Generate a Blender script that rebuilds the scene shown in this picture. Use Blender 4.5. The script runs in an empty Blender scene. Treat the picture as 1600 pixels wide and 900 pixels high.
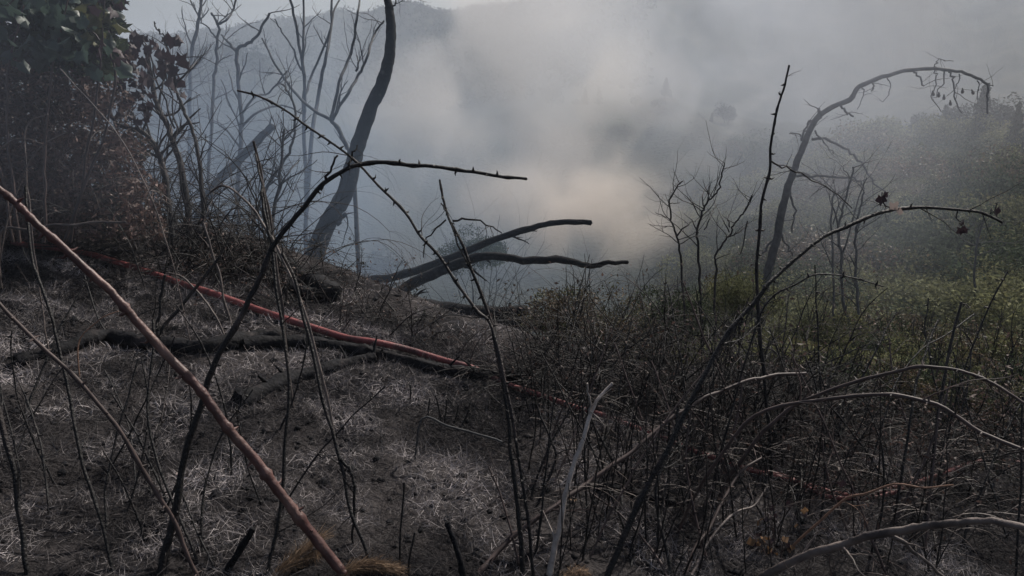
import bpy, math, random
import numpy as np
from mathutils import Vector, Matrix, Quaternion
rng = random.Random(7); nr = np.random.RandomState(11)
R = math.radians
scene = bpy.context.scene
col = scene.collection
# ---------------------------------------------------------------- camera, sky, sun, exposure
PITCH = R(14.5); EYE = 1.6; FPX = 1164.0
cd = bpy.data.cameras.new('camera'); cam = bpy.data.objects.new('camera', cd); col.objects.link(cam)
cam.location = (0, 0, EYE); cam.rotation_euler = (R(90) - PITCH, 0, 0)
cd.lens = 36 * FPX / 1600; cd.sensor_width = 36; cd.clip_start = 0.05; cd.clip_end = 5000
scene.camera = cam
SUN_EL, SUN_AZ = R(43), R(36)
w = bpy.data.worlds.new('World'); scene.world = w; w.use_nodes = True
nt = w.node_tree; nt.nodes.clear()
sk = nt.nodes.new('ShaderNodeTexSky'); sk.sky_type = 'NISHITA'; sk.sun_disc = False
sk.sun_elevation = SUN_EL; sk.sun_rotation = SUN_AZ; sk.dust_density = 4.0; sk.air_density = 1.2; sk.ozone_density = 1.0
bg = nt.nodes.new('ShaderNodeBackground'); bg.inputs[1].default_value = 0.06
wo = nt.nodes.new('ShaderNodeOutputWorld')
nt.links.new(sk.outputs[0], bg.inputs[0]); nt.links.new(bg.outputs[0], wo.inputs[0])
sd = bpy.data.lights.new('sun', 'SUN'); sd.energy = 5.0; sd.angle = R(0.6); sd.color = (1, 0.94, 0.86)
so = bpy.data.objects.new('sun', sd); col.objects.link(so)
sdir = Vector((math.sin(SUN_AZ) * math.cos(SUN_EL), math.cos(SUN_AZ) * math.cos(SUN_EL), math.sin(SUN_EL)))
so.rotation_euler = (-sdir).to_track_quat('-Z', 'Y').to_euler(); so.location = (5, 5, 40)
scene.view_settings.view_transform = 'Standard'; scene.view_settings.look = 'None'
scene.view_settings.exposure = -0.02; scene.view_settings.gamma = 1
scene.cycles.volume_step_rate = 1.0; scene.cycles.volume_max_steps = 256
scene.cycles.volume_bounces = 1; scene.cycles.max_bounces = 6; scene.cycles.transparent_max_bounces = 48

# ---------------------------------------------------------------- noise + terrain
_tab = np.random.RandomState(5).rand(256, 256)
def vnoise(x, y):
    x = np.asarray(x, float); y = np.asarray(y, float)
    xi = np.floor(x).astype(int); yi = np.floor(y).astype(int); fx = x - xi; fy = y - yi
    fx = fx * fx * (3 - 2 * fx); fy = fy * fy * (3 - 2 * fy)
    t = lambda a, b: _tab[a & 255, b & 255]
    return ((t(xi, yi) * (1 - fx) + t(xi + 1, yi) * fx) * (1 - fy) + (t(xi, yi + 1) * (1 - fx) + t(xi + 1, yi + 1) * fx) * fy) - 0.5
def fbm(x, y, o=4):
    s = 0; a = 1
    for k in range(o):
        s = s + a * vnoise(x * 2 ** k + 17 * k, y * 2 ** k + 31 * k); a *= 0.5
    return s
def ss(a, b, x): t = np.clip((x - a) / (b - a), 0, 1); return t * t * (3 - 2 * t)
def ray(px, py):
    u = (px - 800) / FPX; v = (450 - py) / FPX
    return Vector((u, math.cos(PITCH) + v * math.sin(PITCH), -math.sin(PITCH) + v * math.cos(PITCH)))
def P(px, py, d): return Vector((0, 0, EYE)) + ray(px, py) * d
def azel(px, py):
    r = ray(px, py); return math.degrees(math.atan2(r.x, r.y)), r.z / math.hypot(r.x, r.y)
SKY = [(-500, 100), (0, 95), (200, 80), (290, 62), (400, 50), (450, 38), (520, 35), (600, 23), (700, 20), (760, 12), (850, 3), (1000, -25), (1300, -50), (1600, -30), (2100, 0)]
R2 = 420.0
az2 = [azel(*p)[0] for p in SKY]; h2 = [EYE + azel(*p)[1] * R2 for p in SKY]
MID = [(-200, 130), (200, 110), (330, 100), (400, 92), (450, 118), (560, 200), (700, 205), (850, 165), (1050, 160), (1200, 210), (1380, 222), (1600, 188), (1900, 180)]
R1 = 120.0
az1 = [azel(*p)[0] for p in MID]; h1 = [EYE + azel(*p)[1] * R1 for p in MID]
CX = [-12, -8, -5, -3.3, -1.4, -.35, .6, 1.2, 2.5, 5, 10]
CY = [10, 9, 7.5, 6.3, 5.45, 4.6, 4.15, 3.95, 4.2, 5.0, 7]
def H(x, y):
    x = np.asarray(x, float); y = np.asarray(y, float)
    r = np.hypot(x, y); az = np.degrees(np.arctan2(x, y))
    xc = np.clip(x, -9, 8)
    near = -0.13 * xc + 0.03 * np.clip(y, -3, 9) + 0.05 * fbm(x * 1.3, y * 1.3) + 0.03 * fbm(x * 7, y * 7, 3) + 0.03 * np.clip(fbm(x * 3.1 + 5, y * 3.1, 2), 0, 1)
    s = np.clip(y - np.interp(x, CX, CY), 0, None)
    wr = ss(6, 24, az)
    slope = 0.62 * (1 - wr) + 0.26 * wr
    Dm = 30 * (1 - wr) + 10 * wr
    drop = Dm * (1 - np.exp(-slope * s * s / (s + 0.8) / Dm))
    z = near - drop + ss(8, 40, r) * 1.6 * fbm(x * 0.09, y * 0.09) + ss(5, 15, r) * 0.35 * fbm(x * 0.5 + 9, y * 0.5)
    zr = np.interp(np.log(np.clip(r, 3, 200)), np.log([3, 5, 8, 12, 20, 30, 50, 80, 120]), [0, -.25, -1.15, -2.0, -2.7, -3.1, -3.5, -3.7, -3.4]) + ss(8, 30, r) * .5 * fbm(x * .12, y * .12)
    z = z + (zr - z) * ss(18, 26, az) * ss(4.5, 8, r) * ss(70, 50, az)
    t1 = np.interp(az, az1, h1); t2 = np.interp(az, az2, h2)
    front = ss(110, 70, np.abs(az))
    z = z + (t1 + 2 * fbm(az * 0.35, r * 0.05) - z) * ss(30, R1, r) * front
    z = z + (t2 - z) * ss(R1 + 60, R2, r) * front
    z = z + ss(160, 300, r) * front * (1 - ss(R2 * 0.92, R2, r)) * 8 * fbm(az * 0.4, r * 0.02)
    z = z + 1.3 * fbm(az * 3, r * 0.01, 3) * ss(R2 * 0.9, R2, r) * front
    return z - ss(R2 + 5, 900, r) * 60 * front
def h(x, y): return float(H(x, y))
TT = 0.8 * 1.008 ** np.arange(830)
_G = {}
def G(px, py, lift=0.0):
    k = (round(px, 1), round(py, 1))
    if k not in _G:
        d = ray(px, py); below = EYE + d.z * TT < H(d.x * TT, d.y * TT)
        _G[k] = float(TT[np.argmax(below)]) if below.any() else 600.0
    return _G[k]
# ---------------------------------------------------------------- materials
def mat(name, base, rough=0.8, spec=0.3, var=0.35, nscale=12, bump=0.0, bscale=60, island=False, tint=None, tmix=0.0, tscale=3, stretch=None, trans=0.0):
    m = bpy.data.materials.new(name); m.use_nodes = True; n = m.node_tree; N = n.nodes; L = n.links
    b = N['Principled BSDF']; b.inputs['Roughness'].default_value = rough; b.inputs['Specular IOR Level'].default_value = spec
    tc = N.new('ShaderNodeTexCoord'); src = tc.outputs['Object']
    if stretch:
        mp = N.new('ShaderNodeMapping'); mp.inputs['Scale'].default_value = stretch; L.new(src, mp.inputs[0]); src = mp.outputs[0]
    no = N.new('ShaderNodeTexNoise'); no.inputs['Scale'].default_value = nscale; no.inputs['Detail'].default_value = 6; L.new(src, no.inputs[0])
    mr = N.new('ShaderNodeMapRange'); mr.inputs[1].default_value = 0.3; mr.inputs[2].default_value = 0.7
    mr.inputs[3].default_value = 1 - var; mr.inputs[4].default_value = 1 + var; L.new(no.outputs[0], mr.inputs[0])
    rgb = N.new('ShaderNodeRGB'); rgb.outputs[0].default_value = (*base, 1); c = rgb.outputs[0]
    if tint:
        n2 = N.new('ShaderNodeTexNoise'); n2.inputs['Scale'].default_value = tscale; n2.inputs['Detail'].default_value = 4; L.new(tc.outputs['Object'], n2.inputs[0])
        m2 = N.new('ShaderNodeMapRange'); m2.inputs[1].default_value = 0.62 - 0.3 * tmix; m2.inputs[2].default_value = 0.75 - 0.25 * tmix; L.new(n2.outputs[0], m2.inputs[0])
        mx = N.new('ShaderNodeMixRGB'); mx.inputs[2].default_value = (*tint, 1); L.new(m2.outputs[0], mx.inputs[0]); L.new(c, mx.inputs[1]); c = mx.outputs[0]
    v = mr.outputs[0]
    if island:
        g = N.new('ShaderNodeNewGeometry'); m3 = N.new('ShaderNodeMapRange'); m3.inputs[3].default_value = 0.45; m3.inputs[4].default_value = 1.6
        L.new(g.outputs['Random Per Island'], m3.inputs[0]); mu = N.new('ShaderNodeMath'); mu.operation = 'MULTIPLY'
        L.new(v, mu.inputs[0]); L.new(m3.outputs[0], mu.inputs[1]); v = mu.outputs[0]
    oi = N.new('ShaderNodeObjectInfo'); m4 = N.new('ShaderNodeMapRange'); m4.inputs[3].default_value = 0.82; m4.inputs[4].default_value = 1.2
    L.new(oi.outputs['Random'], m4.inputs[0]); mu = N.new('ShaderNodeMath'); mu.operation = 'MULTIPLY'; L.new(v, mu.inputs[0]); L.new(m4.outputs[0], mu.inputs[1]); v = mu.outputs[0]
    vm = N.new('ShaderNodeVectorMath'); vm.operation = 'SCALE'; L.new(c, vm.inputs[0]); L.new(v, vm.inputs['Scale'])
    L.new(vm.outputs[0], b.inputs['Base Color'])
    if bump:
        bn = N.new('ShaderNodeTexNoise'); bn.inputs['Scale'].default_value = bscale; bn.inputs['Detail'].default_value = 5; L.new(src, bn.inputs[0])
        bp = N.new('ShaderNodeBump'); bp.inputs['Strength'].default_value = bump; bp.inputs['Distance'].default_value = 0.01
        L.new(bn.outputs[0], bp.inputs['Height']); L.new(bp.outputs[0], b.inputs['Normal'])
    if trans:
        tr = N.new('ShaderNodeBsdfTranslucent'); L.new(vm.outputs[0], tr.inputs[0]); ms = N.new('ShaderNodeMixShader'); ms.inputs[0].default_value = trans
        L.new(b.outputs[0], ms.inputs[1]); L.new(tr.outputs[0], ms.inputs[2]); L.new(ms.outputs[0], N['Material Output'].inputs['Surface'])
    return m
M = dict(
    char=mat('charred_bark', (0.009, 0.009, 0.011), 0.8, 0.15, 0.5, 30, 0.9, 45, tint=(0.04, 0.034, 0.034), tmix=0.12, tscale=9),
    twig=mat('burnt_twig', (0.008, 0.007, 0.008), 0.6, 0.35, 0.45, 20, 0.7, 110, tint=(0.034, 0.025, 0.024), tmix=0.35, tscale=5),
    redcane=mat('dry_red_cane', (0.085, 0.034, 0.03), 0.5, 0.5, 0.35, 18, 0.3, 90, tint=(0.2, 0.115, 0.095), tmix=0.45, tscale=5),
    bleached=mat('bleached_dead_wood', (0.36, 0.31, 0.28), 0.6, 0.4, 0.35, 16, 0.5, 90, tint=(0.12, 0.1, 0.09), tmix=0.4, tscale=7),
    pale=mat('pale_dead_wood', (0.15, 0.122, 0.11), 0.6, 0.4, 0.4, 16, 0.4, 90, tint=(0.05, 0.04, 0.04), tmix=0.5, tscale=6),
    tanst=mat('tan_stick', (0.24, 0.14, 0.095), 0.6, 0.4, 0.3, 18, 0.3, 90, tint=(0.08, 0.05, 0.04), tmix=0.3, tscale=5),
    greyw=mat('grey_bark', (0.07, 0.07, 0.072), 0.8, 0.25, 0.4, 14, 0.6, 50),
    brown=mat('brown_dry_twig', (0.06, 0.042, 0.039), 0.6, 0.35, 0.4, 14, island=True),
    ash=mat('ash_grass', (0.39, 0.355, 0.355), 0.75, 0.2, 0.35, 2.5, island=True, tint=(0.055, 0.05, 0.051), tmix=0.8, tscale=3.2),
    tan=mat('dry_straw', (0.26, 0.18, 0.12), 0.7, 0.3, 0.3, 20, island=True, trans=0.3),
    vine=mat('vine_leaf', (0.05, 0.078, 0.062), 0.45, 0.45, 0.35, 30, trans=0.35),
    olive=mat('yellowing_vine_leaf', (0.085, 0.09, 0.04), 0.5, 0.4, 0.35, 30, trans=0.35),
    wilt=mat('wilted_leaf', (0.045, 0.028, 0.034), 0.6, 0.35, 0.35, 30, trans=0.2),
    brownleaf=mat('dry_brown_leaf', (0.12, 0.08, 0.07), 0.6, 0.3, 0.35, 10, island=True, tint=(0.04, 0.045, 0.035), tmix=0.4, tscale=2, trans=0.2),
    shrub=mat('shrub_leaf', (0.15, 0.155, 0.08), 0.85, 0.08, 0.4, 1.5, island=True, tint=(0.10, 0.085, 0.04), tmix=0.35, tscale=0.8, trans=0.25),
    dshrub=mat('dark_shrub_leaf', (0.06, 0.078, 0.045), 0.85, 0.08, 0.4, 1.5, island=True, trans=0.2),
    rust=mat('rusty_shrub_leaf', (0.13, 0.09, 0.06), 0.6, 0.3, 0.4, 2, island=True, tint=(0.07, 0.08, 0.035), tmix=0.6, tscale=2.5, trans=0.25),
    pine=mat('pine_needles', (0.03, 0.045, 0.03), 0.7, 0.2, 0.3, 0.6, island=True),
    hose=mat('red_hose_canvas', (0.19, 0.052, 0.05), 0.55, 0.4, 0.2, 25, 0.35, 160, tint=(0.09, 0.035, 0.035), tmix=0.45, tscale=7),
    farwood=mat('far_wood_leaves', (0.03, 0.038, 0.028), 0.9, 0.05, 0.25, 0.05),
    cone=mat('cone_scale', (0.03, 0.022, 0.02), 0.8, 0.2),
    peel=mat('pale_curled_leaf', (0.42, 0.34, 0.31), 0.35, 0.6, 0.2, 40, trans=0.2),
)
def ground_mat(name, c0, c1, c2, s):
    m = bpy.data.materials.new(name); m.use_nodes = True; N = m.node_tree.nodes; L = m.node_tree.links; b = N['Principled BSDF']
    b.inputs['Roughness'].default_value = 0.95; b.inputs['Specular IOR Level'].default_value = 0.1
    g = N.new('ShaderNodeNewGeometry')
    n1 = N.new('ShaderNodeTexNoise'); n1.inputs['Scale'].default_value = s; n1.inputs['Detail'].default_value = 8; L.new(g.outputs['Position'], n1.inputs[0])
    cr = N.new('ShaderNodeValToRGB'); e = cr.color_ramp.elements; e[0].position = 0.36; e[0].color = (*c0, 1); e[1].position = 0.66; e[1].color = (*c2, 1)
    k = e.new(0.5); k.color = (*c1, 1); L.new(n1.outputs[0], cr.inputs[0]); L.new(cr.outputs[0], b.inputs['Base Color'])
    n2 = N.new('ShaderNodeTexNoise'); n2.inputs['Scale'].default_value = s * 14; n2.inputs['Detail'].default_value = 6; L.new(g.outputs['Position'], n2.inputs[0])
    bp = N.new('ShaderNodeBump'); bp.inputs['Strength'].default_value = 0.9; bp.inputs['Distance'].default_value = 0.05 / s * 1.5
    L.new(n2.outputs[0], bp.inputs['Height']); L.new(bp.outputs[0], b.inputs['Normal']); return m
M['ground'] = ground_mat('burnt_ground', (0.008, 0.0075, 0.009), (0.02, 0.018, 0.019), (0.055, 0.049, 0.049), 2.6)
M['hill'] = ground_mat('scrub_hillside', (0.012, 0.016, 0.012), (0.022, 0.027, 0.018), (0.045, 0.042, 0.03), 0.12)
# ---------------------------------------------------------------- mesh helpers
class MB:
    def __init__(s): s.V = []; s.F = []; s.n = 0; s.nf = 0
    def add(s, v, f):                       # v (n,3), f (k, 3|4)
        v = np.asarray(v, np.float32); f = np.asarray(f, np.int32)
        s.V.append(v); s.F.append(f + s.n); s.n += len(v); s.nf += len(f)
    def mesh(s, name, material, smooth=True):
        me = bpy.data.meshes.new(name); V = np.concatenate(s.V)
        me.vertices.add(len(V)); me.vertices.foreach_set('co', V.ravel())
        tot = np.concatenate([np.full(len(f), f.shape[1], np.int32) for f in s.F]); lo = np.concatenate([f.ravel() for f in s.F])
        me.loops.add(len(lo)); me.loops.foreach_set('vertex_index', lo)
        me.polygons.add(len(tot)); me.polygons.foreach_set('loop_start', np.concatenate([[0], np.cumsum(tot)[:-1]]).astype(np.int32))
        if smooth: me.polygons.foreach_set('use_smooth', np.ones(len(tot), bool))
        me.update(calc_edges=True); me.materials.append(material); return me
    def build(s, name, material, parent=None, smooth=True, kind=None):
        o = bpy.data.objects.new(name, s.mesh(name, material, smooth)); col.objects.link(o)
        if parent: o.parent = parent; 
        if kind: o['kind'] = kind
        return o
def tag(o, label, cat=None, group=None, kind=None):
    o['label'] = label
    if cat: o['category'] = cat
    if group: o['group'] = group
    if kind: o['kind'] = kind
    return o
def empty(name, loc, label, cat, group=None):
    o = bpy.data.objects.new(name, None); col.objects.link(o); o.location = loc; o.empty_display_size = 0.1
    return tag(o, label, cat, group)
def smooth_path(pts, step=3):
    p = [np.array(q, float) for q in pts]; p = [2 * p[0] - p[1]] + p + [2 * p[-1] - p[-2]]; out = []
    for i in range(1, len(p) - 2):
        for k in range(step):
            t = k / step
            out.append(0.5 * (2 * p[i] + (p[i + 1] - p[i - 1]) * t + (2 * p[i - 1] - 5 * p[i] + 4 * p[i + 1] - p[i + 2]) * t * t + (3 * p[i] - p[i - 1] - 3 * p[i + 1] + p[i + 2]) * t ** 3))
    out.append(p[-2]); return np.array(out)
def tube(mb, pts, rad, sides=6, rough=0.0, cap=True):
    pts = np.asarray(pts, float); n = len(pts)
    if n < 2: return
    rad = np.broadcast_to(np.asarray(rad, float), (n,))
    T = np.gradient(pts, axis=0); T /= (np.linalg.norm(T, axis=1)[:, None] + 1e-9)
    a = np.array([0, 0, 1.0]) if abs(T[0][2]) < 0.8 else np.array([1.0, 0, 0])
    U = np.empty_like(T); u = np.cross(T[0], a); u /= np.linalg.norm(u)
    for i in range(n):
        u = u - T[i] * u.dot(T[i]); u /= (np.linalg.norm(u) + 1e-9); U[i] = u
    W = np.cross(T, U); th = np.linspace(0, 2 * np.pi, sides, endpoint=False)
    rr = rad[:, None] * np.ones(sides)
    if rough: rr = rr * (1 + rough * (nr.rand(n, sides) - 0.5) * 2)
    V = pts[:, None] + rr[..., None] * (np.cos(th)[None, :, None] * U[:, None] + np.sin(th)[None, :, None] * W[:, None])
    i = np.arange(n - 1)[:, None] * sides; j = np.arange(sides)[None]; k = (j + 1) % sides
    F = np.stack([i + j, i + k, i + sides + k, i + sides + j], -1).reshape(-1, 4)
    mb.add(V.reshape(-1, 3), F)
    if cap:
        e = np.arange(sides)
        mb.add(np.vstack([V[0], [pts[0]]]), np.stack([(e + 1) % sides, e, np.full(sides, sides)], -1))
        mb.add(np.vstack([V[-1], [pts[-1] + T[-1] * rad[-1] * 0.6]]), np.stack([e, (e + 1) % sides, np.full(sides, sides)], -1))
def rdir(r=rng):
    while True:
        v = np.array([r.uniform(-1, 1) for _ in range(3)])
        if 0.05 < v.dot(v) < 1: return v / np.linalg.norm(v)
def grow(mb, p, d, L, r, lev=2, kids=4, up=0.0, wob=0.18, sides=5, spread=0.75, tip=0.3, seg=None, R_=rng, joint=None):
    p = np.array(p, float); d = np.array(d, float); d /= np.linalg.norm(d)
    n = max(4, int(L / (seg or max(L / 12, 0.02)))); st = L / n
    pts = [p]; dirs = [d]
    for i in range(n):
        d = d + rdir(R_) * wob + np.array([0, 0, up]) * (1.0 / n) * 3; d /= np.linalg.norm(d)
        pts.append(pts[-1] + d * st); dirs.append(d)
    rad = np.linspace(r, r * tip, n + 1)
    tube(mb, pts, rad, max(3, sides), 0.08 if sides > 4 else 0, cap=sides > 4)
    if joint is not None: joint.extend(pts[1:])
    if lev > 0:
        for k in range(kids):
            i = R_.randint(max(1, int(n * 0.18)), n); q = rdir(R_); q = q - dirs[i] * q.dot(dirs[i]); q /= (np.linalg.norm(q) + 1e-9)
            nd = dirs[i] + q * R_.uniform(0.6, 1.2) * spread
            grow(mb, pts[i], nd, L * R_.uniform(0.28, 0.55), rad[i] * R_.uniform(0.45, 0.7), lev - 1, max(1, kids - 1), up, wob * 1.15, sides - 1, spread, tip, None, R_, joint)
def leafquads(mb, C, size, updown=0.0, fold=0.25):
    C = np.asarray(C, float); n = len(C)
    a = nr.normal(size=(n, 3)); a /= np.linalg.norm(a, axis=1)[:, None]
    b = nr.normal(size=(n, 3)); b[:, 2] += updown; b = np.cross(a, b); b /= np.linalg.norm(b, axis=1)[:, None]; c = np.cross(a, b)
    s = (size * (0.6 + 0.8 * nr.rand(n)))[:, None] if np.isscalar(size) else size[:, None]
    v = np.stack([C - a * s, C + b * s * 0.45 + c * s * fold, C + a * s, C - b * s * 0.45 + c * s * fold], 1).reshape(-1, 3)
    i = np.arange(n)[:, None] * 4
    mb.add(v, np.concatenate([i + np.array([[0, 1, 2]]), i + np.array([[0, 2, 3]])]))
def strips(mb, base, dirv, length, width, curl, seg=3):
    n = len(base); d = dirv / np.linalg.norm(dirv, axis=1)[:, None]
    side = np.cross(d, nr.normal(size=(n, 3))); side /= np.linalg.norm(side, axis=1)[:, None] + 1e-9
    bend = np.cross(d, side); rows = []
    for k in range(seg + 1):
        t = k / seg
        c = base + d * (length * t)[:, None] + bend * (curl * length * t * t)[:, None]
        w_ = (width * (1 - 0.75 * t) * 0.5)[:, None]
        rows += [c - side * w_, c + side * w_]
    V = np.stack(rows, 1).reshape(-1, 3); m = 2 * (seg + 1); i = np.arange(n)[:, None] * m
    for k in range(seg): mb.add(V[:0], np.zeros((0, 4), int)) if False else None
    F = np.concatenate([i + np.array([[2 * k, 2 * k + 1, 2 * k + 3, 2 * k + 2]]) for k in range(seg)]); mb.add(V, F)
# ---------------------------------------------------------------- ground sheets
def polar(name, r0, r1, nrad, material, label, extra_center=False):
    ang = np.concatenate([np.linspace(-52, 52, 560), np.linspace(52, 308, 90)[1:-1]]); na = len(ang)
    rr = np.geomspace(r0, r1, nrad); A = np.radians(ang)
    X = rr[:, None] * np.sin(A)[None]; Y = rr[:, None] * np.cos(A)[None]; V = np.stack([X, Y, H(X, Y)], -1).reshape(-1, 3)
    i = np.arange(nrad - 1)[:, None] * na; j = np.arange(na)[None]; k = (j + 1) % na
    mb = MB(); mb.add(V, np.stack([i + k, i + j, i + na + j, i + na + k], -1).reshape(-1, 4)[:, ::-1][:, ::-1])
    if extra_center:
        e = np.arange(na); mb.add(np.vstack([V[:na], [[0, 0, h(0, 0)]]]), np.stack([e, (e + 1) % na, np.full(na, na)], -1))
    return tag(mb.build(name, material), label, kind='structure')
polar('ground', 0.5, 9.0, 190, M['ground'], 'burnt charcoal grey slope covered in ash and singed grass', True)
polar('hillside', 9.0, 900, 210, M['hill'], 'scrubby valley sides and distant ridge fading into smoke')
# ---------------------------------------------------------------- canes, stems and sticks
def path3(pts, d0=None, dd=0.0, d1=None, ext=False, sink=0.03):
    pts = list(pts)
    if d0 is None: d0 = G(pts[0][0], min(pts[0][1], 905))
    if d1 is None: d1 = d0 + dd
    L = [0]
    for a, b in zip(pts, pts[1:]): L.append(L[-1] + math.hypot(b[0] - a[0], b[1] - a[1]))
    W = [P(p[0], p[1], d0 + (d1 - d0) * l / L[-1]) for p, l in zip(pts, L)]
    if ext:
        pre = []; p = W[0].copy(); dv = (W[0] - W[1]).normalized(); k = 0
        while p.z > h(p.x, p.y) - sink and k < 60:
            dv = (dv * 0.8 + Vector((0, 0, -1)) * 0.2).normalized(); p = p + dv * 0.12; pre.append(p.copy()); k += 1
        W = pre[::-1][::2] + W if len(pre) > 2 else pre[::-1] + W
    else:
        p = W[0] + (W[0] - W[1]).normalized() * 0.04; p.z = min(p.z, h(p.x, p.y) - sink); W = [p] + W
    return W, d0, d1
def thorns(root, C, rad, step, size, m):
    mb = MB(); acc = 0; s = rng.uniform(0, step)
    for i in range(len(C) - 1):
        seg = np.linalg.norm(C[i + 1] - C[i]); s -= seg
        if s < 0:
            s = step * rng.uniform(0.6, 1.4); t = (C[i + 1] - C[i]) / (seg + 1e-9)
            for k in range(rng.choice([1, 1, 2])):
                q = rdir(); q -= t * q.dot(t); q /= np.linalg.norm(q); r = rad[i]
                tube(mb, [C[i] + q * r * 0.6, C[i] + q * (r + size * 0.5) - t * size * 0.1, C[i] + q * (r + size) + t * size * rng.uniform(-0.4, 0.5)], [size * 0.32, size * 0.17, size * 0.03], 4)
    if mb.n: mb.build('thorns', m, root, kind='stuff')
ALL = {}
def cane(name, label, cat, pts, w0, w1, m='twig', d0=None, dd=0.0, d1=None, ext=False, th=0, twigs=0, group=None, node=0, sides=7, rough=0.08, twl=0.25, part='stem', branches=(), step=4, wf=.72, taper=1.0):
    W, a, b = path3(pts, d0, dd, d1, ext)
    C = smooth_path(W, step); n = len(C); base = Vector(C[0]); C = C - C[0]
    t = np.linspace(0, 1, n); wf = wf * .85 if m == 'twig' else wf; r0 = w0 * wf / 2 * a / FPX; r1 = w1 * (wf + 1) / 2 / 2 * b / FPX
    rad = r0 + (r1 - r0) * t ** taper
    seg = np.linalg.norm(np.diff(C, axis=0), axis=1).sum() / n
    if th: rad = rad * (1 + .3 * (nr.rand(n) > .86))
    if r0 < .03:
        s_ = np.concatenate([[0], np.cumsum(np.linalg.norm(np.diff(C, axis=0), axis=1))]); kn = np.arange(0, s_[-1] + .2, rng.uniform(.07, .11)); am = max(.0035, (r0 + r1) * (.35 if m != 'redcane' else .12)) * (1 if a < 4 else 2)
        for ax in range(3): C[:, ax] += np.interp(s_, kn, nr.uniform(-am, am, len(kn)))
    C = C + nr.normal(size=C.shape) * min(r0 * 0.07, seg * 0.05)
    if node:
        ln_ = np.concatenate([[0], np.cumsum(np.linalg.norm(np.diff(C, axis=0), axis=1))]); rad = rad * (1 + 0.13 * np.exp(-(((ln_ % .13) - .065) / .007) ** 2))
    root = empty(name, base, label, cat, group)
    mb = MB(); tube(mb, C, rad, sides, rough)
    mb.build(part, M[m], root)
    if th: thorns(root, C, rad, th * .65, max(r1 * 2.4, 0.015) * (1.25 if a > 2.8 else 1), M[m])
    tb = MB()
    for bp in branches:                       # pixel polylines hanging off the stem, (pts, w0, w1, ddepth)
        bpts, bw0, bw1, bdd = bp
        q = P(bpts[0][0], bpts[0][1], (a + b) / 2) - base
        # depth of the nearest stem point
        best = min(range(n), key=lambda i: ((Vector(C[i]) + base - Vector((0, 0, EYE))).normalized() - ray(*bpts[0]).normalized()).length)
        fw = Vector((0, math.cos(PITCH), -math.sin(PITCH))); dep = (Vector(C[best]) + base - Vector((0, 0, EYE))).dot(fw)
        Q = [np.array(P(p[0], p[1], dep + bdd * i / (len(bpts) - 1)) - base) for i, p in enumerate(bpts)]
        Q = smooth_path(Q, 4); Q = Q + nr.normal(size=Q.shape) * 0.0012 * dep
        br = np.linspace(bw0, bw1, len(Q)) / 2 * dep / FPX
        bm_ = MB(); tube(bm_, Q, br, 6, 0.1); bm_.build('branch', M[m], root)
        if twl:
            for k in range(max(1, int(len(Q) * 0.3))):
                i = rng.randint(len(Q) // 4, len(Q) - 1); v = rdir(); v[2] -= 0.1
                grow(tb, Q[i], v, dep * rng.uniform(0.015, 0.05), br[i] * 0.5, 1, 2, 0, 0.25, 4)
    for k in range(twigs):
        i = rng.randint(int(n * 0.15), n - 1); v = rdir(); tv = C[min(i + 1, n - 1)] - C[i - 1]; tv /= np.linalg.norm(tv) + 1e-9
        v = v - tv * v.dot(tv) + tv * 0.7
        grow(tb, C[i], v, twl * rng.uniform(0.4, 1.2), rad[i] * 0.4, 1, 3, 0, 0.2, 4)
    if tb.n: tb.build('twigs', M[m], root, kind='stuff')
    return root

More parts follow.
